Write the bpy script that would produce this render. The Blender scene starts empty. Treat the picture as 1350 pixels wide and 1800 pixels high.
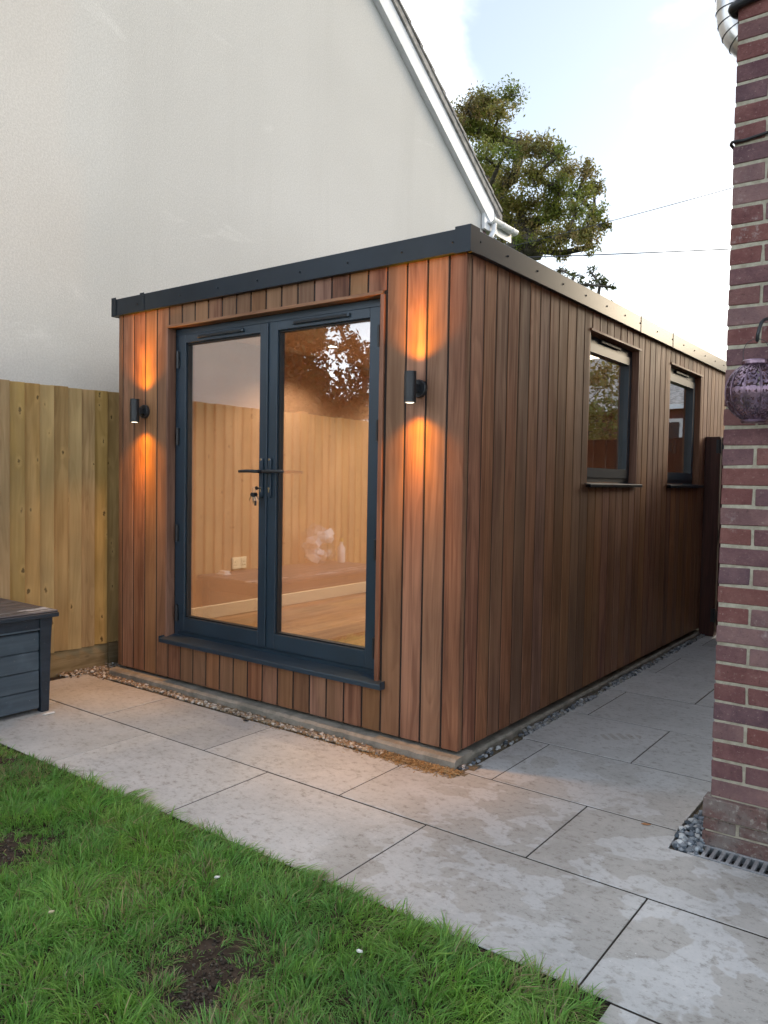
import bpy, bmesh, math, random
import numpy as np
from mathutils import Vector, Matrix, noise as mnoise

random.seed(7); np.random.seed(7)
R = math.radians
scene = bpy.context.scene
col = scene.collection

# ------------------------------------------------------------------ camera
cam_d = bpy.data.cameras.new('camera'); cam = bpy.data.objects.new('camera', cam_d); col.objects.link(cam)
cam_d.sensor_fit = 'HORIZONTAL'; cam_d.sensor_width = 36.0; cam_d.lens = 36.0*1374.7/1350.0
cam_d.clip_start = 0.05; cam_d.clip_end = 2000
_r = Vector((0.80124222, 0.59809352, 0.01717702)); _u = Vector((-0.03891068, 0.02343711, 0.9989678)); _f = Vector((-0.59707358, 0.80108355, -0.04205103))
M4 = Matrix(((_r.x, _u.x, -_f.x, 1.857), (_r.y, _u.y, -_f.y, -3.0924), (_r.z, _u.z, -_f.z, 1.3259), (0, 0, 0, 1)))
cam.matrix_world = M4
scene.camera = cam
scene.render.resolution_x = 768; scene.render.resolution_y = 1024

# ------------------------------------------------------------------ sky, sun, exposure
SUN_EL, SUN_AZ = R(15), R(22)          # azimuth clockwise from +Y (towards +X)
world = bpy.data.worlds.new('World'); scene.world = world; world.use_nodes = True
wt = world.node_tree; wt.nodes.clear()
def wn(t, **k):
    n = wt.nodes.new(t)
    for a, b in k.items(): setattr(n, a, b)
    return n
sky = wn('ShaderNodeTexSky', sky_type='NISHITA', sun_disc=False, sun_elevation=SUN_EL, sun_rotation=SUN_AZ, altitude=60, air_density=1.0, dust_density=2.0, ozone_density=1.2)
tc = wn('ShaderNodeTexCoord'); sp = wn('ShaderNodeSeparateXYZ'); wt.links.new(tc.outputs['Generated'], sp.inputs[0])
zc = wn('ShaderNodeMath', operation='MAXIMUM'); wt.links.new(sp.outputs['Z'], zc.inputs[0]); zc.inputs[1].default_value = 0.0
za = wn('ShaderNodeMath', operation='ADD'); wt.links.new(zc.outputs[0], za.inputs[0]); za.inputs[1].default_value = 0.22
dv = wn('ShaderNodeVectorMath', operation='DIVIDE'); wt.links.new(tc.outputs['Generated'], dv.inputs[0])
cb = wn('ShaderNodeCombineXYZ')
for i in range(3): wt.links.new(za.outputs[0], cb.inputs[i])
wt.links.new(cb.outputs[0], dv.inputs[1])
cn = wn('ShaderNodeTexNoise'); cn.inputs['Scale'].default_value = 1.35; cn.inputs['Detail'].default_value = 7; cn.inputs['Roughness'].default_value = 0.56; cn.inputs['Distortion'].default_value = 0.25
mp = wn('ShaderNodeMapping'); mp.inputs['Location'].default_value = (3.1, 1.7, 0.0); wt.links.new(dv.outputs[0], mp.inputs[0]); wt.links.new(mp.outputs[0], cn.inputs['Vector'])
cr = wn('ShaderNodeMapRange', interpolation_type='SMOOTHSTEP'); wt.links.new(cn.outputs['Fac'], cr.inputs['Value'])
cr.inputs['From Min'].default_value = 0.46; cr.inputs['From Max'].default_value = 0.66; cr.inputs['To Min'].default_value = 0.12; cr.inputs['To Max'].default_value = 0.98
# thicker veil near the horizon
hz = wn('ShaderNodeMapRange', interpolation_type='SMOOTHSTEP'); wt.links.new(sp.outputs['Z'], hz.inputs['Value'])
hz.inputs['From Min'].default_value = 0.02; hz.inputs['From Max'].default_value = 0.38; hz.inputs['To Min'].default_value = 0.85; hz.inputs['To Max'].default_value = 0.0
mx = wn('ShaderNodeMath', operation='MAXIMUM'); wt.links.new(cr.outputs[0], mx.inputs[0]); wt.links.new(hz.outputs[0], mx.inputs[1])
cmix = wn('ShaderNodeMix', data_type='RGBA'); wt.links.new(mx.outputs[0], cmix.inputs['Factor'])
wt.links.new(sky.outputs[0], cmix.inputs[6])
# cloud colour: white, brighter and warmer towards the veiled sun
dt = wn('ShaderNodeVectorMath', operation='DOT_PRODUCT'); wt.links.new(tc.outputs['Generated'], dt.inputs[0])
dt.inputs[1].default_value = (math.sin(SUN_AZ)*math.cos(SUN_EL), math.cos(SUN_AZ)*math.cos(SUN_EL), math.sin(SUN_EL))
dm = wn('ShaderNodeMath', operation='MAXIMUM'); wt.links.new(dt.outputs['Value'], dm.inputs[0]); dm.inputs[1].default_value = 0.0
dp_ = wn('ShaderNodeMath', operation='POWER'); wt.links.new(dm.outputs[0], dp_.inputs[0]); dp_.inputs[1].default_value = 7.0
ccol = wn('ShaderNodeMix', data_type='RGBA'); wt.links.new(dp_.outputs[0], ccol.inputs['Factor'])
ccol.inputs[6].default_value = (13.0, 13.8, 14.8, 1); ccol.inputs[7].default_value = (14.5, 11.6, 7.0, 1)
dq = wn('ShaderNodeMath', operation='POWER'); wt.links.new(dm.outputs[0], dq.inputs[0]); dq.inputs[1].default_value = 30.0
cadd = wn('ShaderNodeMix', data_type='RGBA', blend_type='ADD'); cadd.inputs['Factor'].default_value = 1.0; aure = wn('ShaderNodeMix', data_type='RGBA'); wt.links.new(dq.outputs[0], aure.inputs['Factor'])
aure.inputs[6].default_value = (0, 0, 0, 1); aure.inputs[7].default_value = (6, 3.6, 1.0, 1)      # aureole of the sun behind thin cloud
wt.links.new(ccol.outputs[2], cadd.inputs[6]); wt.links.new(aure.outputs[2], cadd.inputs[7]); wt.links.new(cadd.outputs[2], cmix.inputs[7])
bg = wn('ShaderNodeBackground'); bg.inputs['Strength'].default_value = 0.10; wt.links.new(cmix.outputs[2], bg.inputs['Color'])
wo = wn('ShaderNodeOutputWorld'); wt.links.new(bg.outputs[0], wo.inputs[0])
sun_d = bpy.data.lights.new('sun', 'SUN'); sun_d.energy = 0.5; sun_d.angle = R(25); sun_d.color = (1.0, 0.89, 0.74)
sun = bpy.data.objects.new('sun', sun_d); col.objects.link(sun)
sdir = Vector((math.sin(SUN_AZ)*math.cos(SUN_EL), math.cos(SUN_AZ)*math.cos(SUN_EL), math.sin(SUN_EL)))
sun.rotation_euler = sdir.to_track_quat('Z', 'Y').to_euler()
vs = scene.view_settings; vs.view_transform = 'Standard'; vs.look = 'None'; vs.gamma = 1.0; vs.use_curve_mapping = False
vs.exposure = 1.25
cy = scene.cycles; cy.use_denoising = True
try: cy.denoiser = 'OPENIMAGEDENOISE'
except Exception: pass
cy.use_adaptive_sampling = True; cy.adaptive_threshold = 0.02; cy.adaptive_min_samples = 24
cy.max_bounces = 7; cy.diffuse_bounces = 4; cy.glossy_bounces = 4; cy.transparent_max_bounces = 16; cy.sample_clamp_indirect = 6.0; cy.blur_glossy = 0.4
cy.caustics_reflective = False; cy.caustics_refractive = False

# ------------------------------------------------------------------ material helpers
class NT:
    def __init__(s, name):
        s.m = bpy.data.materials.new(name); s.m.use_nodes = True; s.t = s.m.node_tree
        s.b = s.t.nodes['Principled BSDF']; s.out = s.t.nodes['Material Output']
    def n(s, t, **k):
        n = s.t.nodes.new(t)
        for a, b in k.items(): setattr(n, a, b)
        return n
    def l(s, a, b): s.t.links.new(a, b)
    def val(s, sock, v):
        if hasattr(v, 'is_linked'): s.l(v, sock)
        else: sock.default_value = v
    def obj(s):
        return s.n('ShaderNodeTexCoord').outputs['Object']
    def pos(s):
        return s.n('ShaderNodeNewGeometry').outputs['Position']
    def rnd(s):
        return s.n('ShaderNodeObjectInfo').outputs['Random']
    def math(s, op, a, b=None, c=None, clamp=False):
        n = s.n('ShaderNodeMath', operation=op, use_clamp=clamp); s.val(n.inputs[0], a)
        if b is not None: s.val(n.inputs[1], b)
        if c is not None: s.val(n.inputs[2], c)
        return n.outputs[0]
    def vm(s, op, a, b):
        n = s.n('ShaderNodeVectorMath', operation=op); s.val(n.inputs[0], a); s.val(n.inputs[1], b); return n.outputs[0]
    def noise(s, vec, scale, detail=3, rough=0.5, w=None, dist=0.0):
        n = s.n('ShaderNodeTexNoise'); s.l(vec, n.inputs['Vector'])
        if w is not None: n.noise_dimensions = '4D'; s.val(n.inputs['W'], w)
        n.inputs['Scale'].default_value = scale; n.inputs['Detail'].default_value = detail; n.inputs['Roughness'].default_value = rough; n.inputs['Distortion'].default_value = dist
        return n.outputs['Fac']
    def rng(s, v, a, b, c=0.0, d=1.0, smooth=True):
        n = s.n('ShaderNodeMapRange'); n.interpolation_type = 'SMOOTHSTEP' if smooth else 'LINEAR'
        s.val(n.inputs['Value'], v)
        for k, x in zip(('From Min', 'From Max', 'To Min', 'To Max'), (a, b, c, d)): n.inputs[k].default_value = x
        return n.outputs[0]
    def mix(s, f, a, b, mode='MIX'):
        n = s.n('ShaderNodeMix', data_type='RGBA', blend_type=mode); s.val(n.inputs['Factor'], f)
        for i, x in ((6, a), (7, b)):
            if isinstance(x, tuple): n.inputs[i].default_value = (*x[:3], 1)
            else: s.l(x, n.inputs[i])
        return n.outputs[2]
    def hsv(s, c, h=0.5, sat=1.0, v=1.0):
        n = s.n('ShaderNodeHueSaturation'); s.val(n.inputs['Hue'], h); s.val(n.inputs['Saturation'], sat); s.val(n.inputs['Value'], v)
        if isinstance(c, tuple): n.inputs['Color'].default_value = (*c, 1)
        else: s.l(c, n.inputs['Color'])
        return n.outputs[0]
    def bump(s, h, strength=0.3, dist=0.01):
        n = s.n('ShaderNodeBump'); n.inputs['Strength'].default_value = strength; n.inputs['Distance'].default_value = dist; s.l(h, n.inputs['Height']); s.l(n.outputs[0], s.b.inputs['Normal'])
    def done(s, color=None, rough=None, metal=None, spec=None):
        if color is not None:
            if isinstance(color, tuple): s.b.inputs['Base Color'].default_value = (*color[:3], 1)
            else: s.l(color, s.b.inputs['Base Color'])
        if rough is not None: s.val(s.b.inputs['Roughness'], rough)
        if metal is not None: s.b.inputs['Metallic'].default_value = metal
        if spec is not None: s.b.inputs['Specular IOR Level'].default_value = spec
        return s.m

def wood_mat(name, dark, light, warm, grain_axis='Z', vary=0.35, rough=0.55, knots=0.0, stain=None, fine=1.0, patch=None):
    s = NT(name); o = s.obj(); r = s.rnd(); w = s.math('MULTIPLY', r, 60.0)
    sc = {'Z': (34*fine, 34*fine, 1.3), 'Y': (34*fine, 1.3, 34*fine), 'X': (1.3, 34*fine, 34*fine)}[grain_axis]
    g1 = s.noise(s.vm('MULTIPLY', o, sc), 1.0, 5, 0.6, w, 0.4)
    sc2 = tuple(v*0.22 if v > 2 else v*0.55 for v in sc)
    g2 = s.noise(s.vm('MULTIPLY', o, sc2), 1.0, 2, 0.5, w, 1.2)
    rings = s.math('FRACT', s.math('MULTIPLY', g2, 9.0))
    rings = s.math('MULTIPLY', s.rng(rings, 0.0, 0.75), s.rng(rings, 1.0, 0.8))
    f = s.math('ADD', s.math('MULTIPLY', s.rng(g1, 0.34, 0.66), 0.66), s.math('MULTIPLY', rings, 0.26), clamp=True)
    c = s.mix(f, dark, light)
    r2 = s.n('ShaderNodeTexWhiteNoise', noise_dimensions='1D'); s.l(w, r2.inputs['W'])
    c = s.mix(s.math('MULTIPLY', r2.outputs['Value'], 0.6), c, warm, 'MIX') if warm else c
    big = s.noise(o, 2.2, 2, 0.5, w)
    v = s.math('MULTIPLY', s.rng(r, 0, 1, 1-vary, 1+vary, False), s.rng(big, 0.3, 0.7, 0.86, 1.14))
    c = s.hsv(c, s.rng(r2.outputs['Value'], 0, 1, 0.490, 0.507, False), s.rng(r2.outputs['Color'], 0, 1, 0.85, 1.1, False), v)
    if knots:
        so_ = s.n('ShaderNodeSeparateXYZ'); s.l(o, so_.inputs[0]); ac, al = {'Z': (1, 2), 'Y': (2, 1), 'X': (2, 0)}[grain_axis]
        cv = s.n('ShaderNodeCombineXYZ'); s.l(s.math('MULTIPLY_ADD', so_.outputs[ac], 9.0, s.math('MULTIPLY', r, 371.0)), cv.inputs[0]); s.l(s.math('MULTIPLY_ADD', so_.outputs[al], 4.0, s.math('MULTIPLY', r, 913.0)), cv.inputs[1])
        vo = s.n('ShaderNodeTexVoronoi', voronoi_dimensions='2D'); s.l(cv.outputs[0], vo.inputs['Vector']); vo.inputs['Scale'].default_value = 1.0
        kd = s.math('ADD', vo.outputs['Distance'], s.math('ADD', s.rng(s.noise(o, 45, 3, 0.6, w), 0.2, 0.8, -0.05, 0.05), s.math('MULTIPLY', s.math('FRACT', s.math('MULTIPLY', vo.outputs['Color'], 7.3)), 0.06))); sk = s.n('ShaderNodeSeparateColor'); s.l(vo.outputs['Color'], sk.inputs[0]); kp = s.math('GREATER_THAN', sk.outputs[0], 0.38); k = s.math('MULTIPLY', s.math('MULTIPLY', s.rng(kd, 0.105, 0.045), knots), kp)
        halo = s.math('MULTIPLY', s.math('MULTIPLY', s.rng(kd, 0.24, 0.10), 0.3*knots), kp)
        c = s.mix(halo, c, tuple(min(1, x*1.25) for x in light)); c = s.mix(k, c, tuple(x*0.42 for x in dark))
    if stain:
        p = s.pos(); st = s.rng(s.noise(p, 1.6, 4, 0.6), 0.5, 0.68); c = s.mix(s.math('MULTIPLY', st, 0.55), c, stain)
    if patch:
        p = s.pos(); st = s.rng(s.noise(s.vm('MULTIPLY', p, (3, 3, 0.7)), 1.0, 4, 0.6), 0.52, 0.7); c = s.mix(s.math('MULTIPLY', st, 0.4), c, patch)
    s.bump(f, 0.25, 0.002)
    return s.done(c, s.rng(f, 0, 1, rough+0.08, rough-0.06), spec=0.28)

MAT = {}
MAT['cladding'] = wood_mat('cedar_cladding', (0.106, 0.043, 0.021), (0.290, 0.140, 0.072), (0.255, 0.124, 0.064), 'Z', 0.24, 0.55, patch=(0.265, 0.145, 0.075))
MAT['cladding_trim'] = wood_mat('cedar_trim', (0.15, 0.068, 0.036), (0.30, 0.15, 0.085), None, 'Z', 0.12, 0.42)
MAT['cladding_trim_x'] = wood_mat('cedar_trim_x', (0.16, 0.075, 0.04), (0.33, 0.17, 0.095), None, 'X', 0.12, 0.42)
MAT['cladding_trim_y'] = wood_mat('cedar_trim_y', (0.16, 0.075, 0.04), (0.33, 0.17, 0.095), None, 'Y', 0.12, 0.42)
MAT['fence'] = wood_mat('treated_pine', (0.29, 0.18, 0.058), (0.52, 0.345, 0.135), (0.43, 0.28, 0.10), 'Z', 0.12, 0.75, knots=1.0, fine=0.7, patch=(0.30, 0.21, 0.10))
MAT['gravel_board'] = wood_mat('gravel_board_pine', (0.22, 0.15, 0.07), (0.38, 0.28, 0.16), None, 'Y', 0.15, 0.8, knots=0.4, stain=(0.10, 0.07, 0.04))
MAT['laminate'] = wood_mat('oak_laminate', (0.30, 0.19, 0.10), (0.46, 0.31, 0.18), (0.40, 0.26, 0.145), 'Y', 0.14, 0.35)
MAT['gate'] = wood_mat('dark_stained_timber', (0.030, 0.010, 0.008), (0.075, 0.026, 0.019), None, 'Z', 0.1, 0.5)

def plain(name, c, rough=0.5, metal=0.0, spec=0.5, var=0.0, scale=6, bump=0.0, ior=1.5):
    s = NT(name); s.b.inputs['IOR'].default_value = ior
    if var:
        f = s.noise(s.pos(), scale, 4, 0.6); cc = s.mix(s.rng(f, 0.3, 0.7), tuple(x*(1-var) for x in c), tuple(min(1, x*(1+var)) for x in c))
    else: cc = c
    if bump: s.bump(s.noise(s.pos(), scale*14, 3, 0.6), bump, 0.003)
    return s.done(cc, rough, metal, spec)
MAT['anthracite'] = plain('anthracite_coating', (0.020, 0.037, 0.056), 0.38, 0.0, 0.5, 0.12, 3)
MAT['fascia'] = plain('anthracite_trim_metal', (0.010, 0.017, 0.026), 0.32, 0.0, 0.5, 0.15, 4, ior=1.32)
MAT['black'] = plain('black_rubber', (0.008, 0.008, 0.009), 0.5)
MAT['gasket'] = plain('black_gasket', (0.006, 0.007, 0.009), 0.6)
MAT['black_metal'] = plain('black_powder_coat', (0.016, 0.018, 0.021), 0.42, 0.0, 0.5)
MAT['steel'] = plain('nickel', (0.62, 0.62, 0.60), 0.25, 1.0)
MAT['white_pvc'] = plain('white_pvc', (0.74, 0.75, 0.77), 0.35, var=0.05, scale=3)
MAT['white_plastic'] = plain('white_plastic', (0.8, 0.79, 0.76), 0.35)
MAT['skirting'] = plain('skirting_paint', (0.72, 0.66, 0.58), 0.4)
MAT['plaster'] = plain('bare_plaster', (0.50, 0.335, 0.245), 0.8, var=0.08, scale=2)
MAT['ceiling'] = plain('ceiling_board', (0.56, 0.42, 0.33), 0.9)
MAT['dark_core'] = plain('core_gap_shade', (0.016, 0.010, 0.008), 0.9)  # near-black colour stands in for shade between the cladding boards
MAT['roof_rubber'] = plain('roof_rubber', (0.03, 0.032, 0.035), 0.7)
MAT['duct'] = plain('foil_duct', (0.60, 0.58, 0.56), 0.28, 0.85, 0.5, 0.06, 9)
MAT['wire'] = plain('cable_black', (0.03, 0.03, 0.045), 0.5)
MAT['roof_tile'] = plain('grey_roof_tile', (0.33, 0.31, 0.29), 0.85, var=0.35, scale=9, bump=0.3)
MAT['grate'] = plain('galvanised_grate', (0.42, 0.44, 0.46), 0.42, 0.6, var=0.2, scale=30)
MAT['drain'] = plain('drain_channel', (0.03, 0.03, 0.03), 0.8)
MAT['lantern'] = plain('bronze_lantern', (0.20, 0.14, 0.18), 0.32, 0.85, var=0.3, scale=40)

def mat_render():
    s = NT('cream_render'); p = s.pos()
    big = s.noise(p, 0.35, 4, 0.55); streak = s.noise(s.vm('MULTIPLY', p, (1.0, 2.2, 0.18)), 1.0, 4, 0.6)
    c = s.mix(s.rng(big, 0.3, 0.7), (0.570, 0.555, 0.525), (0.635, 0.62, 0.59))
    c = s.mix(s.math('MULTIPLY', s.rng(streak, 0.5, 0.75), 0.35), c, (0.50, 0.485, 0.455))
    sm = s.math('MULTIPLY', s.rng(s.noise(s.vm('MULTIPLY', p, (0.4, 0.4, 1.3)), 1.0, 5, 0.7, None, 1.0), 0.61, 0.70), 0.35)
    c = s.mix(sm, c, (0.76, 0.745, 0.71))
    gr = s.noise(p, 70, 3, 0.75); c = s.mix(s.math('MULTIPLY', s.rng(gr, 0.42, 0.60, 1, 0), 0.30), c, (0.40, 0.385, 0.36))
    s.bump(s.noise(p, 95, 3, 0.75), 0.55, 0.006)
    return s.done(c, 0.92, spec=0.2)
MAT['render'] = mat_render()

def mat_slab():
    s = NT('porcelain_paving'); p = s.pos(); r = s.rnd(); w = s.math('MULTIPLY', r, 40.0)
    n1 = s.noise(p, 3.2, 6, 0.62, w); n2 = s.noise(s.vm('MULTIPLY', p, (0.85, 1.15, 1.0)), 34, 6, 0.75, w); n3 = s.noise(s.vm('MULTIPLY', p, (0.75, 1.3, 1)), 105, 3, 0.6)
    c = s.mix(s.rng(n1, 0.3, 0.7), (0.435, 0.438, 0.428), (0.53, 0.533, 0.525))
    c = s.mix(s.math('MULTIPLY', s.rng(n2, 0.50, 0.66), 0.85), c, (0.26, 0.248, 0.228))
    c = s.mix(s.math('MULTIPLY', s.rng(n2, 0.46, 0.32), 0.7), c, (0.58, 0.57, 0.55))
    c = s.mix(s.math('MULTIPLY', s.rng(n3, 0.60, 0.72), 0.5), c, (0.17, 0.155, 0.135))
    c = s.hsv(c, 0.5, 1.0, s.rng(r, 0, 1, 0.89, 1.08, False))
    # damp patches and a damp shoe print: stains with their own shape
    sx = s.n('ShaderNodeSeparateXYZ'); s.l(p, sx.inputs[0]); X, Y = sx.outputs[0], sx.outputs[1]
    reg = s.math('MULTIPLY', s.math('MULTIPLY', s.rng(X, -0.1, 0.25), s.rng(Y, 0.75, 0.25)), s.rng(s.noise(p, 0.9, 2), 0.25, 0.6, 0.35, 1.0))
    dn = s.noise(s.vm('MULTIPLY', p, (1.0, 1.15, 1.0)), 3.6, 4, 0.55, None, 0.2)
    damp = s.math('MULTIPLY', s.rng(dn, 0.485, 0.51), reg)
    spl = s.math('MULTIPLY', s.rng(s.noise(p, 13, 2, 0.4), 0.66, 0.69), reg); damp = s.math('MAXIMUM', damp, s.math('MULTIPLY', spl, 0.8))
    def ell(cx, cy, rx, ry, ang):
        ca, sa = math.cos(ang), math.sin(ang)
        dx = s.math('SUBTRACT', X, cx); dy = s.math('SUBTRACT', Y, cy)
        u = s.math('DIVIDE', s.math('ADD', s.math('MULTIPLY', dx, ca), s.math('MULTIPLY', dy, sa)), rx)
        v = s.math('DIVIDE', s.math('SUBTRACT', s.math('MULTIPLY', dy, ca), s.math('MULTIPLY', dx, sa)), ry)
        d = s.math('ADD', s.math('MULTIPLY', u, u), s.math('MULTIPLY', v, v)); d = s.math('ADD', d, s.rng(s.noise(p, 25, 2), 0.2, 0.8, -0.4, 0.4))
        return s.rng(d, 1.05, 0.9), u
    e1, u1 = ell(0.445, 0.90, 0.125, 0.052, 0.75); bars = s.rng(s.math('SINE', s.math('MULTIPLY', u1, 17)), -0.5, 0.1)
    e2, _ = ell(0.30, 0.30, 0.06, 0.09, 0.2)
    foot = s.math('MULTIPLY', e1, bars)
    damp = s.math('MAXIMUM', damp, s.math('MAXIMUM', foot, s.math('MULTIPLY', e2, 0.8)))
    c = s.mix(s.math('MULTIPLY', damp, 0.50), c, s.mix(1.0, c, (0.60, 0.54, 0.46), 'MULTIPLY'))
    dust = s.math('MULTIPLY', s.rng(s.noise(p, 2.4, 4, 0.6, 9.0), 0.55, 0.68), 0.30); c = s.mix(dust, c, (0.60, 0.595, 0.585))
    ws = s.math('MULTIPLY', s.rng(s.noise(p, 60, 3, 0.6), 0.70, 0.74), s.rng(X, 0.6, 1.2)); c = s.mix(ws, c, (0.75, 0.75, 0.73))
    s.bump(n2, 0.12, 0.002)
    return s.done(c, s.math('SUBTRACT', s.rng(n1, 0.3, 0.7, 0.52, 0.40), s.math('MULTIPLY', damp, -0.08)), spec=0.5)
MAT['slab'] = mat_slab()

def mat_brick(name='red_brick', extra=1.0):
    s = NT(name); o = s.obj(); p = s.pos(); r = s.rnd(); w = s.math('MULTIPLY', r, 50.0)
    a = s.n('ShaderNodeAttribute'); a.attribute_name = 'tone'
    ramp = s.n('ShaderNodeValToRGB'); s.l(s.math('FRACT', s.math('ADD', r, a.outputs['Fac'])), ramp.inputs[0])
    e = ramp.color_ramp.elements; e[0].color = (0.19, 0.066, 0.056, 1); e[1].color = (0.22, 0.13, 0.125, 1); e[1].position = 0.92
    for pp, c_ in ((0.2, (0.17, 0.068, 0.066, 1)), (0.4, (0.115, 0.066, 0.082, 1)), (0.6, (0.205, 0.076, 0.062, 1)), (0.78, (0.175, 0.092, 0.09, 1))):
        x = e.new(pp); x.color = c_
    n1 = s.noise(p, 11, 5, 0.7, w); n2 = s.noise(p, 85, 4, 0.75)
    c = s.mix(s.rng(n1, 0.30, 0.72), s.mix(1.0, ramp.outputs[0], (0.72, 0.70, 0.74), 'MULTIPLY'), s.mix(0.28, ramp.outputs[0], (0.30, 0.17, 0.145)))
    c = s.mix(s.math('MULTIPLY', s.rng(n2, 0.58, 0.70), 0.6), c, (0.36, 0.27, 0.23))
    c = s.mix(s.math('MULTIPLY', s.rng(n2, 0.42, 0.30), 0.7), c, (0.05, 0.025, 0.022))
    ef = s.math('MULTIPLY', s.rng(s.noise(p, 7.5, 6, 0.75), 0.60, 0.74), 0.6); c = s.mix(ef, c, (0.44, 0.38, 0.36))
    s.bump(s.noise(p, 60, 5, 0.75), 0.6, 0.006)
    return s.done(c, 0.82, spec=0.3)
MAT['brick'] = mat_brick()
def mat_oldbrick():
    s = NT('weathered_brick'); p = s.pos(); n1 = s.noise(p, 9, 5, 0.65); n2 = s.noise(p, 40, 4, 0.7)
    c = s.mix(s.rng(n1, 0.35, 0.65), (0.15, 0.085, 0.075), (0.20, 0.17, 0.155)); c = s.mix(s.math('MULTIPLY', s.rng(n2, 0.52, 0.68), 0.7), c, (0.36, 0.33, 0.29))
    c = s.mix(s.math('MULTIPLY', s.rng(n2, 0.42, 0.32), 0.6), c, (0.06, 0.045, 0.04)); s.bump(n2, 0.6, 0.006); return s.done(c, 0.9, spec=0.2)
MAT['old_brick'] = mat_oldbrick()
def mat_mortar(name, c0, c1, sc):
    s = NT(name); p = s.pos(); n = s.noise(p, sc, 5, 0.7); c = s.mix(s.rng(n, 0.3, 0.7), c0, c1); s.bump(s.noise(p, 160, 3, 0.7), 0.6, 0.004); return s.done(c, 0.95, spec=0.2)
MAT['mortar'] = mat_mortar('mortar', (0.30, 0.27, 0.205), (0.46, 0.425, 0.335), 30)
MAT['concrete'] = mat_mortar('plinth_concrete', (0.19, 0.18, 0.15), (0.34, 0.31, 0.26), 12)
MAT['soil'] = mat_mortar('soil', (0.032, 0.022, 0.015), (0.075, 0.052, 0.037), 22)
MAT['bed'] = mat_mortar('grit_bed', (0.10, 0.082, 0.056), (0.21, 0.17, 0.115), 30)
MAT['joint'] = mat_mortar('joint_fill', (0.022, 0.018, 0.015), (0.05, 0.042, 0.034), 30)
MAT['turf'] = mat_mortar('distant_turf', (0.030, 0.055, 0.014), (0.05, 0.085, 0.022), 3)

def mat_attr(name, rough=0.6, trans=0.0, spec=0.3, extra=None):
    s = NT(name); a = s.n('ShaderNodeAttribute'); a.attribute_name = 'col'
    s.l(a.outputs['Color'], s.b.inputs['Base Color']); s.b.inputs['Roughness'].default_value = rough; s.b.inputs['Specular IOR Level'].default_value = spec
    if trans:
        tr = s.n('ShaderNodeBsdfTranslucent'); s.l(a.outputs['Color'], tr.inputs[0]); mxs = s.n('ShaderNodeMixShader'); mxs.inputs[0].default_value = trans
        s.l(s.b.outputs[0], mxs.inputs[1]); s.l(tr.outputs[0], mxs.inputs[2]); s.l(mxs.outputs[0], s.out.inputs[0])
    return s.m
MAT['grass'] = mat_attr('grass_blade', 0.45, 0.5, 0.5)
MAT['leaf'] = mat_attr('oak_leaf', 0.5, 0.42, 0.4)
MAT['stones'] = mat_attr('gravel_stone', 0.75)
def mat_bark():
    s = NT('bark'); p = s.pos(); n = s.noise(s.vm('MULTIPLY', p, (9, 9, 2)), 1, 5, 0.7); return s.done(s.mix(s.rng(n, .3, .7), (0.035, 0.027, 0.02), (0.10, 0.085, 0.065)), 0.9)
MAT['bark'] = mat_bark()

def mat_glass(name, tint, base, edge, wob=0.0):
    s = NT(name); s.t.nodes.remove(s.b)
    tr = s.n('ShaderNodeBsdfTransparent'); tr.inputs[0].default_value = (*tint, 1)
    gl = s.n('ShaderNodeBsdfGlossy'); gl.inputs['Roughness'].default_value = 0.0; gl.inputs[0].default_value = (1, 1, 1, 1)
    lw = s.n('ShaderNodeLayerWeight'); lw.inputs['Blend'].default_value = 0.5
    f = s.math('ADD', base, s.math('MULTIPLY', s.math('POWER', lw.outputs['Facing'], 4.0), edge), clamp=True)
    if wob:
        b = s.n('ShaderNodeBump'); b.inputs['Strength'].default_value = wob; b.inputs['Distance'].default_value = 0.01
        s.l(s.noise(s.pos(), 9.0, 2, 0.5), b.inputs['Height']); s.l(b.outputs[0], gl.inputs['Normal'])
    m_ = s.n('ShaderNodeMixShader'); s.l(f, m_.inputs[0]); s.l(tr.outputs[0], m_.inputs[1]); s.l(gl.outputs[0], m_.inputs[2]); s.l(m_.outputs[0], s.out.inputs[0])
    return s.m
MAT['glass'] = mat_glass('door_glass', (0.92, 0.93, 0.91), 0.27, 0.6, 0.012)
MAT['glass_side'] = mat_glass('window_glass', (0.70, 0.74, 0.74), 0.34, 0.8, 0.01)
MAT['film'] = mat_glass('plastic_film', (0.85, 0.87, 0.9), 0.12, 0.8)
def mat_emit(name, c, st):
    s = NT(name); s.b.inputs['Base Color'].default_value = (0.8, 0.8, 0.8, 1); s.b.inputs['Emission Color'].default_value = (*c, 1); s.b.inputs['Emission Strength'].default_value = st; return s.m
MAT['bulb'] = mat_emit('lamp_lens', (1.0, 0.86, 0.62), 3.0)
MAT['spot'] = mat_emit('downlight_lens', (1.0, 0.88, 0.68), 9.0)

def mat_resin(name, c0, c1):
    s = NT(name); p = s.pos(); o = s.obj()
    n = s.noise(s.vm('MULTIPLY', p, (14, 2.5, 40)), 1.0, 4, 0.6); g = s.noise(p, 5, 3, 0.6)
    c = s.mix(s.rng(n, 0.3, 0.7), c0, c1); c = s.mix(s.math('MULTIPLY', s.rng(g, 0.55, 0.75), 0.35), c, tuple(x*1.9 for x in c1))
    sp_ = s.rng(s.noise(p, 95, 2, 0.5), 0.73, 0.76); c = s.mix(s.math('MULTIPLY', sp_, 0.5), c, (0.45, 0.45, 0.45))
    s.bump(n, 0.3, 0.002); return s.done(c, 0.48)
MAT['resin'] = mat_resin('slate_blue_resin', (0.045, 0.066, 0.088), (0.068, 0.095, 0.12))
MAT['resin_dark'] = mat_resin('dark_resin_post', (0.013, 0.021, 0.032), (0.022, 0.032, 0.046))
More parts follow.
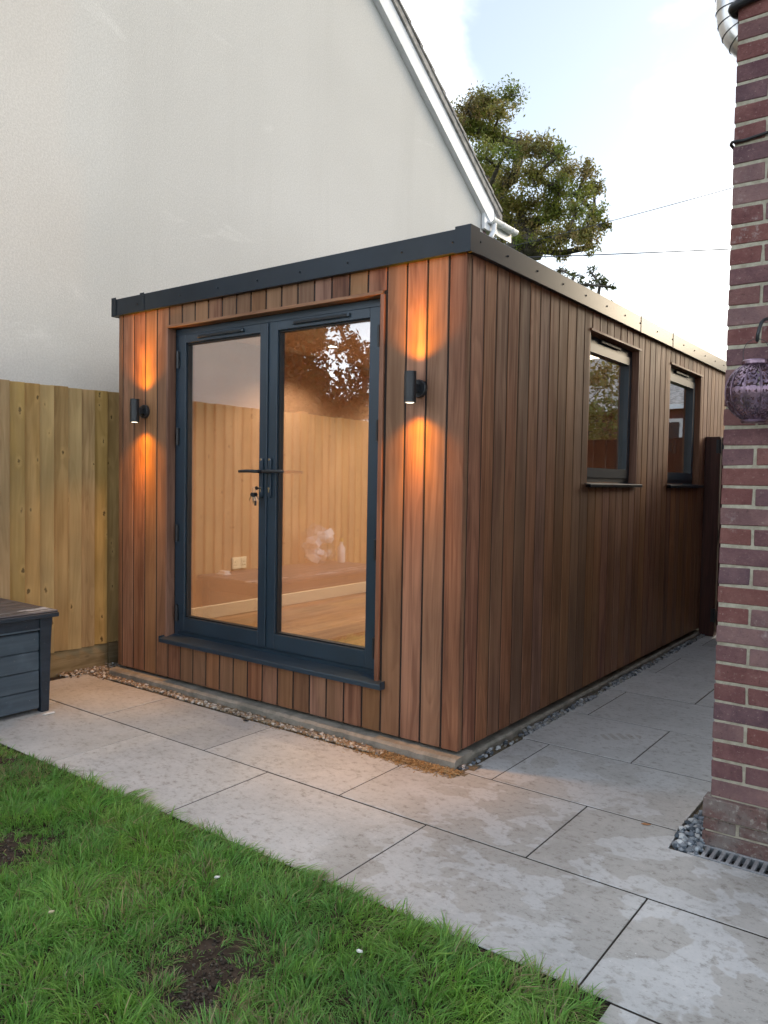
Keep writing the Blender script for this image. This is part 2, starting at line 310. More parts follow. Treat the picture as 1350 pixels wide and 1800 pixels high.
def mat_lid():
    s = NT('brown_lid'); p = s.pos(); n = s.noise(s.vm('MULTIPLY', p, (40, 2.2, 40)), 1.0, 5, 0.65)
    c = s.mix(s.rng(n, 0.3, 0.7), (0.060, 0.055, 0.058), (0.125, 0.115, 0.118))
    sx = s.n('ShaderNodeSeparateXYZ'); s.l(p, sx.inputs[0])
    band = s.math('MULTIPLY', s.rng(sx.outputs[0], -2.36, -2.30), s.rng(sx.outputs[0], -2.18, -2.23))
    d = s.math('MULTIPLY', s.rng(s.noise(s.vm('MULTIPLY', p, (30, 5, 10)), 1.0, 4, 0.6), 0.52, 0.60), band)
    c = s.mix(s.math('MULTIPLY', d, 0.85), c, (0.6, 0.6, 0.6))
    s.bump(n, 0.4, 0.003); return s.done(c, 0.5)
MAT['lid'] = mat_lid()

# ------------------------------------------------------------------ geometry helpers
class MB:
    def __init__(s): s.v = []; s.f = []
    def box(s, x0, x1, y0, y1, z0, z1):
        i = len(s.v); s.v += [(x, y, z) for x in (x0, x1) for y in (y0, y1) for z in (z0, z1)]
        s.f += [tuple(i+k for k in q) for q in ((0, 1, 3, 2), (4, 6, 7, 5), (0, 4, 5, 1), (2, 3, 7, 6), (0, 2, 6, 4), (1, 5, 7, 3))]; return s
    def prism(s, pts, axis, a, b):
        """extrude 2D polygon pts along axis from a to b; 2D order: x->(y,z), y->(x,z), z->(x,y)"""
        i = len(s.v); n = len(pts)
        for t in (a, b):
            for p_ in pts: s.v.append({0: (t, p_[0], p_[1]), 1: (p_[0], t, p_[1]), 2: (p_[0], p_[1], t)}[axis])
        s.f.append(tuple(range(i, i+n))); s.f.append(tuple(range(i+2*n-1, i+n-1, -1)))
        for k in range(n): s.f.append((i+k, i+n+k, i+n+(k+1) % n, i+(k+1) % n))
        return s
    def tube(s, pts, rad, n=8, cap=True):
        pts = [Vector(p_) for p_ in pts]; rad = rad if hasattr(rad, '__len__') else [rad]*len(pts); i0 = len(s.v); up = None
        for k, p_ in enumerate(pts):
            d = (pts[min(k+1, len(pts)-1)]-pts[max(k-1, 0)])
            if d.length < 1e-9: d = Vector((0, 0, 1))
            d.normalize()
            if up is None:
                a = Vector((0, 0, 1)) if abs(d.z) < 0.9 else Vector((1, 0, 0)); up = d.cross(a).normalized()
            else:
                up = up-d*up.dot(d)
                up = up.normalized() if up.length > 1e-6 else d.orthogonal().normalized()
            w_ = d.cross(up)
            for q in range(n):
                t = 2*math.pi*q/n; s.v.append(tuple(p_+(up*math.cos(t)+w_*math.sin(t))*rad[k]))
        for k in range(len(pts)-1):
            for q in range(n): s.f.append((i0+k*n+q, i0+k*n+(q+1) % n, i0+(k+1)*n+(q+1) % n, i0+(k+1)*n+q))
        if cap:
            s.f.append(tuple(i0+q for q in reversed(range(n)))); e = i0+(len(pts)-1)*n; s.f.append(tuple(e+q for q in range(n)))
        return s
    def lathe(s, prof, c, n=24, axis=2):
        i0 = len(s.v)
        for (r_, h) in prof:
            for q in range(n):
                t = 2*math.pi*q/n; a, b = r_*math.cos(t), r_*math.sin(t)
                o_ = {2: (a, b, h), 1: (a, h, b), 0: (h, a, b)}[axis]; s.v.append(tuple(c[k]+o_[k] for k in range(3)))
        for k in range(len(prof)-1):
            for q in range(n): s.f.append((i0+k*n+q, i0+k*n+(q+1) % n, i0+(k+1)*n+(q+1) % n, i0+(k+1)*n+q))
        return s
    def build(s, name, mat, parent=None, bevel=0.0, smooth=False, center=True, seg=1):
        me = bpy.data.meshes.new(name); vs_ = np.array(s.v, dtype=float)
        c = (vs_.min(0)+vs_.max(0))/2 if center else np.zeros(3)
        me.from_pydata((vs_-c).tolist(), [], s.f)
        bm = bmesh.new(); bm.from_mesh(me); bmesh.ops.recalc_face_normals(bm, faces=bm.faces)
        if bevel: bmesh.ops.bevel(bm, geom=list(bm.edges), offset=bevel, segments=seg, affect='EDGES', clamp_overlap=True)
        bm.to_mesh(me); bm.free()
        if smooth: me.shade_smooth()
        me.materials.append(MAT[mat] if isinstance(mat, str) else mat)
        return link(name, me, parent, c)
def wloc(o):
    v = Vector((0, 0, 0))
    while o is not None: v = v+o.location; o = o.parent
    return v
def link(name, me, parent, c):
    o = bpy.data.objects.new(name, me); col.objects.link(o)
    if parent is not None: o.parent = parent; o.location = Vector(c)-wloc(parent)
    else: o.location = Vector(c)
    return o
def tag(o, label=None, cat=None, group=None, kind=None):
    for k, v in (('label', label), ('category', cat), ('group', group), ('kind', kind)):
        if v: o[k] = v
    return o
def thing(name, loc, label, cat, group=None):
    o = bpy.data.objects.new(name, None); o.empty_display_size = 0.1; col.objects.link(o); o.location = loc; return tag(o, label, cat, group)
def bx(name, x0, x1, y0, y1, z0, z1, mat, parent=None, bevel=0.0, seg=1):
    return MB().box(x0, x1, y0, y1, z0, z1).build(name, mat, parent, bevel, seg=seg)
def struct(o): o['kind'] = 'structure'; return o
def raw_mesh(name, V, F, mat, parent=None, colors=None, smooth=False):
    """V (n,3) array, F list or (m,k) array; colors per vertex (n,3)"""
    me = bpy.data.meshes.new(name)
    if isinstance(F, np.ndarray):
        n, m_, k = len(V), len(F), F.shape[1]
        me.vertices.add(n); me.vertices.foreach_set('co', np.asarray(V, dtype=np.float32).ravel())
        me.loops.add(m_*k); me.loops.foreach_set('vertex_index', F.astype(np.int32).ravel())
        me.polygons.add(m_); me.polygons.foreach_set('loop_start', np.arange(0, m_*k, k, dtype=np.int32)); me.polygons.foreach_set('loop_total', np.full(m_, k, dtype=np.int32))
        me.update(calc_edges=True); me.validate()
    else: me.from_pydata(np.asarray(V).tolist(), [], F)
    if colors is not None:
        a = me.color_attributes.new('col', 'FLOAT_COLOR', 'POINT'); cc = np.ones((len(V), 4), dtype=np.float32); cc[:, :3] = colors; a.data.foreach_set('color', cc.ravel())
    if smooth: me.shade_smooth()
    me.materials.append(MAT[mat])
    return link(name, me, parent, (0, 0, 0))

# ================================================================== GROUND
struct(bx('ground', -300, 300, -300, 300, -0.30, -0.075, 'turf'))
# lawn soil, gently uneven
def sheet(name, x0, x1, y0, y1, nx, ny, zf, mat):
    xs = np.linspace(x0, x1, nx); ys = np.linspace(y0, y1, ny); V = np.array([(x, y, zf(x, y)) for y in ys for x in xs])
    F = np.array([(j*nx+i, j*nx+i+1, (j+1)*nx+i+1, (j+1)*nx+i) for j in range(ny-1) for i in range(nx-1)])
    return raw_mesh(name, V, F, mat, smooth=True)
def lawn_z(x, y):
    return -0.006+0.010*mnoise.noise(Vector((x*2.3, y*2.3, 0)))+0.004*mnoise.noise(Vector((x*11, y*11, 3)))
def lawn_edge(x): return -1.188+0.020*mnoise.noise(Vector((x*3.1, 0, 5)))+0.012*mnoise.noise(Vector((x*11, 0, 9)))
def lawn_right(y): return 1.16+0.02*mnoise.noise(Vector((y*4, 2, 5)))
struct(sheet('lawn_soil', -2.9, 1.176, -9.0, -1.176, 90, 150, lawn_z, 'soil'))

# ---- patio: bed + individual slabs
patio = bpy.data.objects.new('patio', None); col.objects.link(patio); struct(patio)
for q in ((-2.87, 4.5, -1.172, -0.2155), (-2.79, 1.02, -0.2150, -0.1385), (0.08, 1.0, -0.1380, 4.24), (1.178, 4.2, -5.0, -1.1725)):
    bx('joint_bed', *q, -0.06, -0.0022, 'joint', patio)
JT = 0.0030
def slab(pts, dz=0.0):
    # shrink the polygon by the half joint (axis-aligned rectilinear outlines)
    cx = sum(p_[0] for p_ in pts)/len(pts); cy_ = sum(p_[1] for p_ in pts)/len(pts); n = len(pts); out = []
    area = sum(pts[i][0]*pts[(i+1) % n][1]-pts[(i+1) % n][0]*pts[i][1] for i in range(n))
    if area < 0: pts = pts[::-1]
    for i in range(n):
        a, b, c_ = Vector(pts[i-1]), Vector(pts[i]), Vector(pts[(i+1) % n]); d1 = (b-a).normalized(); d2 = (c_-b).normalized()
        n1 = Vector((-d1.y, d1.x)); n2 = Vector((-d2.y, d2.x)); nn = n1+n2; out.append((b.x+nn.x*0.0029, b.y+nn.y*0.0047))
    o = MB().prism(out, 2, -0.021, 0.0+dz).build('slab', 'slab', patio, bevel=0.0016)
    return o
def rect(x0, x1, y0, y1): return [(x0, y0), (x1, y0), (x1, y1), (x0, y1)]
yC, yB, yA = -1.175, -0.61, -0.05
SE = -0.135                                        # slab edge in front of the room
xsB = [-2.88, -2.33, -1.475, -0.62, 0.237, 1.086, 1.94, 2.79, 3.64, 4.5]
for a, b in zip(xsB[:-1], xsB[1:]):
    slab(rect(a, b, yC, yB) if b < 1.08 else rect(a, b, yC, yB), random.uniform(-.001, .001))
xsA = [-2.80, -1.918, -1.06, -0.205]
for a, b in zip(xsA[:-1], xsA[1:]): slab(rect(a, b, yB, SE), random.uniform(-.001, .001))
slab([(-0.205, yB), (0.656, yB), (0.656, yA), (0.075, yA), (0.075, -0.105), (-0.205, SE+0.004)])
slab([(0.656, yB), (1.51, yB), (1.51, -0.212), (1.035, -0.212), (1.025, yA), (0.656, yA)])
for a, b in ((1.51, 2.365), (2.365, 3.22), (3.22, 4.07)): slab(rect(a, b, yB, -0.212))
# the row beside the lawn, towards the camera
for j in range(7):
    y1 = yC-j*0.56; y0 = y1-0.56; off = 0.656 if j % 2 == 0 else 1.086
    for a in np.arange(off, 4.2, 0.855):
        b = a+0.855
        if b < 1.25: continue
        slab(rect(max(a, 1.175), b, y0, y1), random.uniform(-.001, .001))
rows = [(-0.05, 0.553, 0.065, [0.21]), (0.553, 1.16, 0.055, [0.625]), (1.16, 1.79, 0.045, [0.165]), (1.79, 2.41, 0.035, [0.585]), (2.41, 3.03, 0.035, [0.15]), (3.03, 3.62, 0.035, [0.56]), (3.62, 4.25, 0.03, [0.15])]
for y0, y1, xl, js in rows:
    xr = 1.018 if y0 < 0.5 else 1.01
    xs = [xl]+js+[xr]
    for a, b in zip(xs[:-1], xs[1:]): slab(rect(a, b, y0, y1), random.uniform(-.001, .001))

# grit beds (strips beside the room and the house)
struct(sheet('grit_strip', -2.87, 0.10, SE-0.01, 0.06, 80, 8, lambda x, y: -0.014+0.016*min(1, max(0, (y-SE)/0.03))+0.009*mnoise.noise(Vector((x*14, y*14, 2))), 'bed'))
struct(sheet('grit_strip', 0.0, 0.085, -0.10, 4.2, 6, 110, lambda x, y: -0.010+0.010*mnoise.noise(Vector((x*14, y*14, 7))), 'bed'))
struct(sheet('grit_strip', 1.0, 1.15, -0.215, 4.2, 6, 110, lambda x, y: -0.014+0.006*mnoise.noise(Vector((x*14, y*14, 11))), 'bed'))

# ================================================================== GARDEN ROOM
W, L, ZB, ZT = 2.637, 5.30, 0.062, 2.365
room = thing('garden_room', (-W/2, L/2, 0), 'flat-roofed garden room clad in vertical cedar boards with dark double doors', 'garden room')
# openings
DX0, DX1, DZ0, DZ1 = -2.128, -0.484, 0.325, 2.235
WIN = [(1.455, 2.335, 1.325, 2.242), (3.040, 3.905, 1.325, 2.242)]
TH = 0.13
# wall core in panels round the openings (near-black outside, standing in for shade in the board gaps, plaster inside is separate)
c0 = 0.0035
def core(x0, x1, y0, y1, z0, z1): bx('wall_panel', x0, x1, y0, y1, z0, z1, 'dark_core', room)
core(-W+c0, DX0, c0, TH, 0.068, 2.34); core(DX1, -c0, c0, TH, 0.068, 2.34)
core(DX0, DX1, c0, TH, 0.068, DZ0-0.03); core(DX0, DX1, c0, TH, DZ1+0.012, 2.34)
ys = [TH, WIN[0][0]-0.012, WIN[0][1]+0.012, WIN[1][0]-0.012, WIN[1][1]+0.012, L-c0]
for k in (0, 2, 4): core(-TH, -c0, ys[k], ys[k+1], 0.068, 2.34)
for (a, b, z0, z1) in WIN: core(-TH, -c0, a-0.012, b+0.012, 0.068, z0-0.012); core(-TH, -c0, a-0.012, b+0.012, z1+0.012, 2.34)
core(-W+c0, -W+TH, TH, L-c0, 0.068, 2.34); core(-W+TH, -TH, L-TH, L-c0, 0.068, 2.34)
# cladding
def board(x0, x1, y0, y1, z0, z1, mat='cladding'): return bx('cladding_board', x0, x1, y0, y1, z0, z1, mat, room, 0.0022)
G = 0.0055
joints = [0.0]+[-0.095-0.119*k for k in range(22)]+[-W]
for a, b in zip(joints[:-1], joints[1:]):
    x1, x0 = a-(G if a < 0 else 0.0), b+(G if b > -W else 0.0)
    if a > DX1+0.012 and b < DX1+0.012-0.001 and b > DX1-0.1: pass
    zt = ZT+0.01
    lo, hi = max(x0, DX0-0.004), min(x1, DX1+0.004)
    if hi-lo > 0.06 and x1 <= DX1+0.05 and x0 >= DX0-0.05:
        board(x0, x1, 0.0, 0.020, ZB, DZ0-0.035); board(x0, x1, 0.0, 0.020, DZ1+0.014, zt)
    elif hi-lo > 0.004:
        # board notched by the opening: full-height strip plus pieces above and below
        if x0 < DX0:
            xa, za, zb_ = DX0-0.0155, DZ0-0.046, DZ1+0.0145
            MB().prism([(x0, ZB), (x1, ZB), (x1, za), (xa, za), (xa, zb_), (x1, zb_), (x1, zt), (x0, zt)], 1, 0.0, 0.020).build('cladding_board', 'cladding', room, 0.002)
        else: board(max(x0, DX1+0.016), x1, 0.0, 0.020, ZB, zt)
    else: board(x0, x1, 0.0, 0.020, ZB, zt)
jy = [0.0205, 0.046]+[0.046+0.1195*k for k in range(1, 44)]
jy = [y for y in jy if y < L]+[L]
for a, b in zip(jy[:-1], jy[1:]):
    if b-a < 0.02: continue
    y0, y1 = a+(G if a > 0.03 else 0.0), b-G; done = False; zt = ZT+0.01
    for (wa, wb, z0, z1) in WIN:
        A, B, za, zb_ = wa-0.0145, wb+0.0145, z0-0.028, z1+0.0145
        if y1 <= A or y0 >= B: continue
        done = True
        if y0 >= A-0.012 and y1 <= B+0.012:
            bx('cladding_board', -0.020, 0, y0, y1, ZB, za, 'cladding', room, 0.0022); bx('cladding_board', -0.020, 0, y0, y1, zb_, zt, 'cladding', room, 0.0022)
        elif y0 < A: MB().prism([(y0, ZB), (y1, ZB), (y1, za), (A, za), (A, zb_), (y1, zb_), (y1, zt), (y0, zt)], 0, -0.020, 0).build('cladding_board', 'cladding', room, 0.002)
        else: MB().prism([(y0, ZB), (y1, ZB), (y1, zt), (y0, zt), (y0, zb_), (B, zb_), (B, za), (y0, za)], 0, -0.020, 0).build('cladding_board', 'cladding', room, 0.002)
    if not done: bx('cladding_board', -0.020, 0, y0, y1, ZB, zt, 'cladding', room, 0.0022)
# left return (corner board seen edge-on)
bx('cladding_board', -W, -W+0.02, 0.021, 0.10, ZB, ZT+0.01, 'cladding', room, 0.002)
for k in range(12): bx('cladding_board', -W, -W+0.02, 0.105+k*0.119, 0.105+k*0.119+0.113, ZB, ZT+0.01, 'cladding', room, 0.002)
# timber reveal trims round the doors
bx('reveal_trim', DX0-0.014, DX1+0.014, -0.010, 0.055, DZ1-0.004, DZ1+0.013, 'cladding_trim_x', room, 0.002)
bx('reveal_trim', DX1-0.004, DX1+0.022, -0.008, 0.055, DZ0-0.030, DZ1-0.0045, 'cladding_trim', room, 0.002)
bx('reveal_trim', DX0-0.014, DX0+0.004, -0.008, 0.055, DZ0-0.030, DZ1-0.0045, 'cladding_trim', room, 0.002)
# concrete slab under the room, worn upper edge
def plinth(x0, x1, y0, y1, n, axis):
    V = []; F = []; prof = []
    for i in range(n):
        t = i/(n-1); a = mnoise.noise(Vector((t*31, 1, 0)))*0.006; b = mnoise.noise(Vector((t*57, 4, 0)))*0.006
        if axis == 0: x = x0+(x1-x0)*t; prof.append([(x, y1, 0.048), (x, y0+0.018+a, 0.042+b), (x, y0+0.004+a, 0.030+b), (x, y0+b*0.5, -0.05), (x, y1, -0.05)])
        else: y = y0+(y1-y0)*t; prof.append([(x0, y, 0.040), (x1-0.008+a*0.4, y, 0.026+b), (x1, y, 0.016+b), (x1, y, -0.05), (x0, y, -0.05)])
    m = MB()
    for q in prof: m.v += q
    for i in range(n-1):
        for k in range(5): m.f.append((i*5+k, i*5+(k+1) % 5, (i+1)*5+(k+1) % 5, (i+1)*5+k))
    m.f.append((0, 1, 2, 3, 4)); e = (n-1)*5; m.f.append((e+4, e+3, e+2, e+1, e))
    return m.build('plinth', 'concrete', room)
plinth(-W-0.02, 0.022, -0.058, 0.10, 90, 0); plinth(-0.10, 0.010, 0.101, L, 120, 1)
# roof deck and fascia
bx('roof_deck', -W+0.001, -0.001, 0.001, L, 2.376, 2.452, 'roof_rubber', room)
FZ0, FZ1 = 2.357, 2.463
bx('fascia', -W-0.030, 0.0, -0.030, -0.002, FZ0, FZ1, 'fascia', room, 0.002)
bx('fascia', 0.002, 0.030, 0.0, L, FZ0, FZ1, 'fascia', room, 0.002)
bx('fascia', -W-0.030, -W-0.002, -0.0015, L, FZ0, FZ1, 'fascia', room, 0.002)
m = MB(); m.box(-0.048, 0.0345, -0.0345, -0.0301, FZ0-0.004, FZ1+0.009); m.box(0.0301, 0.0345, -0.0300, 0.048, FZ0-0.004, FZ1+0.009); m.box(-0.048, 0.030, -0.0300, 0.048, FZ1+0.001, FZ1+0.0085)
m.build('corner_cap', 'fascia', room)
m = MB(); m.box(-W-0.0345, -W+0.012, -0.0345, -0.0301, FZ0-0.003, FZ1+0.010); m.box(-W-0.0345, -W-0.0301, -0.030, 0.05, FZ0-0.003, FZ1+0.010); m.build('corner_cap', 'fascia', room)
bx('joint_cover', -2.372, -2.330, -0.0330, -0.0302, FZ0-0.002, FZ1+0.007, 'fascia', room, 0.0008)
for yy in (2.262, 2.985): bx('joint_cover', 0.0302, 0.033, yy-0.012, yy+0.012, FZ0-0.002, FZ1+0.004, 'fascia', room, 0.0008)
for xx in (-2.40, -1.984, -1.645, -1.324, -1.005, -0.68, -0.347, -0.062):
    m = MB(); m.lathe([(0.0, -0.006), (0.003, -0.0045), (0.0048, -0.003), (0.005, 0.0)], (xx, -0.0302, 2.407), 10, 1); m.build('fascia_screw', 'fascia', room, smooth=True)
for yy in (0.06, 0.327, 0.652, 0.972, 1.291, 1.623, 1.943, 2.235, 2.6, 2.96, 3.25, 3.55, 3.87, 4.2, 4.5):
    m = MB(); m.lathe([(0.0, 0.006), (0.003, 0.0045), (0.0052, 0.003), (0.0055, 0.0)], (0.0302, yy, 2.414), 10, 0); m.build('fascia_screw', 'gasket', room, smooth=True)
# interior
IX0, IX1, IY0, IY1, IZ0, IZ1 = -2.49, -0.14, TH, L-0.15, 0.30, 2.315
bx('inner_wall', IX0-0.015, IX0, IY0+0.001, IY1, IZ0-0.05, IZ1, 'plaster', room)
bx('inner_wall', IX0, IX1, IY1, IY1+0.012, IZ0-0.05, IZ1, 'plaster', room)
for (a, b, z0, z1) in ((IY0+0.001, WIN[0][0], IZ0, IZ1), (WIN[0][1], WIN[1][0], IZ0, IZ1), (WIN[1][1], IY1, IZ0, IZ1)): bx('inner_wall', IX1-0.002, IX1+0.009, a, b, z0, z1, 'plaster', room)
for (a, b, z0, z1) in WIN:
    bx('inner_wall', IX1-0.002, IX1+0.009, a, b, IZ0, z0-0.013, 'plaster', room); bx('inner_wall', IX1-0.002, IX1+0.009, a, b, z1+0.013, IZ1, 'plaster', room)
bx('inner_wall', IX0, DX0-0.001, IY0+0.001, IY0+0.012, IZ0, IZ1, 'plaster', room); bx('inner_wall', DX1+0.001, IX1-0.003, IY0+0.001, IY0+0.012, IZ0, IZ1, 'plaster', room)
bx('ceiling', IX0-0.01, IX1, IY0+0.001, IY1, IZ1+0.001, IZ1+0.02, 'ceiling', room)
bx('skirting', IX0+0.001, IX0+0.016, IY0+0.015, IY1-0.001, IZ0, IZ0+0.095, 'skirting', room, 0.004)
bx('skirting', IX0+0.017, IX1-0.02, IY1-0.016, IY1-0.001, IZ0, IZ0+0.095, 'skirting', room, 0.004)
flo = bx('floor', IX0, IX1, 0.11, IY1, IZ0-0.06, IZ0-0.012, 'dark_core', room)
for i in range(13):
    x0 = IX0+0.002+i*0.18; y = 0.115-(0.41*(i*7 % 5)) % 1.2
    while y < IY1:
        a, b = max(y, 0.115), min(y+1.2, IY1-0.002)
        if b-a > 0.05: bx('plank', x0, min(x0+0.1785, IX1), a, b-0.0015, IZ0-0.0118, IZ0, 'laminate', flo)
        y += 1.2
# ---- double doors
frm = bx('door_frame', DX0+0.005, DX1-0.005, 0.055, 0.115, DZ1-0.045, DZ1-0.005, 'anthracite', room, 0.002)
bx('frame_jamb', DX0+0.005, DX0+0.040, 0.055, 0.115, DZ0, DZ1-0.0455, 'anthracite', frm, 0.002)
bx('frame_jamb', DX1-0.040, DX1-0.005, 0.055, 0.115, DZ0, DZ1-0.0455, 'anthracite', frm, 0.002)
bx('threshold', DX0+0.041, DX1-0.041, 0.057, 0.114, DZ0, DZ0+0.028, 'anthracite', frm, 0.002)
sl = MB().prism([(0.056, DZ0+0.004), (-0.041, DZ0-0.012), (-0.044, DZ0-0.016), (-0.044, DZ0-0.038), (-0.040, DZ0-0.038), (-0.038, DZ0-0.020), (0.056, DZ0-0.010)], 0, DX0-0.020, DX1+0.058)
sl.build('door_sill', 'anthracite', room)
for xx in (DX0-0.0225, DX1+0.0585): bx('sill_end_cap', xx, xx+0.002, -0.045, -0.002, DZ0-0.040, DZ0+0.000, 'anthracite', room)
XM = -1.306
LZ0, LZ1 = DZ0+0.031, DZ1-0.047
def leaf(x0, x1, hinge_left, lab):
    d = bpy.data.objects.new('door', None); col.objects.link(d); d.parent = room; d.location = Vector(((x0+x1)/2, 0.08, LZ0))-room.location; d['label'] = lab
    S, Tt, Bt = 0.066, 0.050, 0.088
    ya, yb = 0.046, 0.105
    m = MB()
    for (a, b, z0, z1) in ((x0, x0+S, LZ0, LZ1), (x1-S, x1, LZ0, LZ1)): m.box(a, b, ya, yb, z0, z1)
    m.build('stile', 'anthracite', d, 0.002)
    m = MB(); m.box(x0+S+0.0004, x1-S-0.0004, ya, yb, LZ1-Tt, LZ1); m.box(x0+S+0.0004, x1-S-0.0004, ya, yb, LZ0, LZ0+Bt); m.build('rail', 'anthracite', d, 0.002)
    g0, g1, h0, h1 = x0+S, x1-S, LZ0+Bt, LZ1-Tt; t = 0.009
    m = MB(); m.box(g0+.0005, g0+t, ya+0.014, yb-0.01, h0, h1); m.box(g1-t, g1-.0005, ya+0.014, yb-0.01, h0, h1); m.box(g0+t, g1-t, ya+0.014, yb-0.01, h1-t, h1-.0005); m.box(g0+t, g1-t, ya+0.014, yb-0.01, h0+.0005, h0+t)
    m.build('glazing_gasket', 'gasket', d)
    bx('pane', g0+0.004, g1-0.004, 0.074, 0.080, h0+0.004, h1-0.004, 'glass', d)
    hx = x0+0.002 if hinge_left else x1-0.002
    for hz_ in (LZ0+0.06, LZ0+0.56, LZ0+1.16, LZ1-0.20):
        m = MB(); m.tube([(hx, ya-0.008, hz_), (hx, ya-0.008, hz_+0.105)], 0.0085, 10)
        m.box(hx-0.004, hx+0.014 if hinge_left else hx+0.004, ya-0.0065, ya-0.0005, hz_+0.004, hz_+0.10); m.build('hinge', 'black_metal', d)
    vx = (x0+x1)/2-0.005
    m = MB(); m.box(vx-0.20, vx+0.20, ya-0.014, ya-0.0005, LZ1-0.032, LZ1-0.012); v_ = m.build('trickle_vent', 'anthracite', d, 0.003)
    bx('trickle_vent', vx-0.185, vx+0.185, ya-0.0155, ya-0.0142, LZ1-0.029, LZ1-0.017, 'gasket', d)
    return d
dl = leaf(DX0+0.041, XM-0.002, True, 'left door leaf with the bunch of keys in its lock')
dr = leaf(XM+0.002, DX1-0.041, False, 'right door leaf')
bx('astragal', XM-0.011, XM+0.003, 0.036, 0.0455, LZ0+0.01, LZ1-0.004, 'anthracite', dl, 0.002)
def handle(d, xc, sgn):
    m = MB(); n = 14; pts = []
    for k in range(n+1): t = math.pi*k/n; pts.append((xc+0.0135*math.cos(t), 1.420+0.0135*math.sin(t)))
    for k in range(n+1): t = math.pi+math.pi*k/n; pts.append((xc+0.0135*math.cos(t), 1.224+0.0135*math.sin(t)))
    m.prism(pts, 1, 0.0455, 0.034); m.build('handle_plate', 'anthracite', d, 0.0015)
    m = MB(); z = 1.357
    m.tube([(xc, 0.034, z), (xc, 0.020, z), (xc, -0.004, z)], [0.011, 0.0095, 0.0095], 14)
    m.tube([(xc-sgn*0.011, -0.004, z), (xc+sgn*0.01, -0.006, z), (xc+sgn*0.06, -0.006, z+0.001), (xc+sgn*0.12, -0.003, z), (xc+sgn*0.142, 0.001, z-0.001)], [0.0085, 0.0098, 0.0092, 0.0088, 0.0078], 12)
    m.build('lever_handle', 'black_metal', d, smooth=True)
    m = MB(); m.lathe([(0.0, -0.0035), (0.0075, -0.003), (0.0082, 0.0)], (xc, 0.0338, 1.262), 14, 1); m.box(xc-0.0042, xc+0.0042, 0.0312, 0.0338, 1.240, 1.260); m.build('lock_cylinder', 'steel', d)
    m = MB(); m.lathe([(0.0, -0.002), (0.007, -0.002), (0.008, 0.0)], (xc, 0.0338, 1.424), 12, 1); m.build('screw_cap', 'steel', d)
handle(dl, XM-0.040, -1); handle(dr, XM+0.026, 1)
# ---- side windows
for i, (a, b, z0, z1) in enumerate(WIN):
    w_ = bpy.data.objects.new('window', None); col.objects.link(w_); w_.parent = room; w_.location = Vector((-0.06, (a+b)/2, z0))-room.location
    w_['label'] = 'side window nearer the front corner' if i == 0 else 'side window beside the gate post'
    m = MB(); m.box(-0.062, -0.0015, a-0.0125, a+0.004, z0-0.004, z1-0.001); m.build('reveal_trim', 'cladding_trim', w_)
    m = MB(); m.box(-0.062, -0.0015, b-0.004, b+0.0125, z0-0.004, z1-0.001); m.build('reveal_trim', 'cladding_trim', w_)
    bx('reveal_trim', -0.062, 0.010, a-0.0125, b+0.0125, z1, z1+0.0135, 'cladding_trim_y', w_, 0.001)
    f0, f1 = -0.120, -0.052; t = 0.042
    m = MB(); m.box(f0, f1, a+0.006, a+t, z0+0.004, z1-0.004); m.box(f0, f1, b-t, b-0.006, z0+0.004, z1-0.004); m.box(f0, f1, a+t, b-t, z1-t-0.018, z1-0.004); m.box(f0, f1, a+t, b-t, z0+0.004, z0+t)
    m.build('frame', 'anthracite', w_)
    s0, s1 = -0.110, -0.042; a2, b2, c2, d2 = a+t-0.008, b-t+0.008, z0+t-0.008, z1-t-0.012; t2 = 0.052
    m = MB(); m.box(s0, s1, a2, a2+t2, c2, d2); m.box(s0, s1, b2-t2, b2, c2, d2); m.box(s0, s1, a2+t2, b2-t2, d2-t2, d2); m.box(s0, s1, a2+t2, b2-t2, c2, c2+t2+0.008)
    m.build('sash', 'anthracite', w_)
    bx('pane', -0.078, -0.072, a2+t2-0.008, b2-t2+0.008, c2+t2, d2-t2+0.008, 'glass_side', w_)
    vy = (a+b)/2
    bx('trickle_vent', -0.0518, -0.034, vy-0.17, vy+0.17, z1-0.032, z1-0.012, 'black_metal', w_, 0.003)
    sl = MB().prism([(-0.07, z0+0.003), (0.036, z0-0.006), (0.039, z0-0.009), (0.039, z0-0.026), (0.035, z0-0.026), (0.034, z0-0.012), (-0.07, z0-0.006)], 1, a-0.035, b+0.020); sl.build('window_sill', 'fascia', w_)
# lens-lit things inside
so = thing('wall_socket', (-2.489, 0.93, 0.68), 'white double wall socket low on the inner wall behind the left door', 'socket')
bx('face_plate', -2.4895, -2.480, 0.86, 1.005, 0.640, 0.726, 'white_plastic', so, 0.003)
for yy in (0.905, 0.960):
    bx('rocker_switch', -2.4799, -2.476, yy-0.008, yy+0.008, 0.695, 0.712, 'white_plastic', so, 0.001)
for yy in (0.889, 0.976):
    m = MB(); m.box(-2.4799, -2.4793, yy-0.003, yy+0.003, 0.686, 0.697); m.box(-2.4799, -2.4793, yy-0.013, yy-0.006, 0.664, 0.669); m.box(-2.4799, -2.4793, yy+0.006, yy+0.013, 0.664, 0.669); m.build('pin_slots', 'black', so)
SP = [(-1.42, 0.70), (-1.42, 2.10), (-1.42, 3.50), (-0.65, 1.4), (-2.0, 1.4), (-0.65, 2.8), (-2.0, 2.8)]
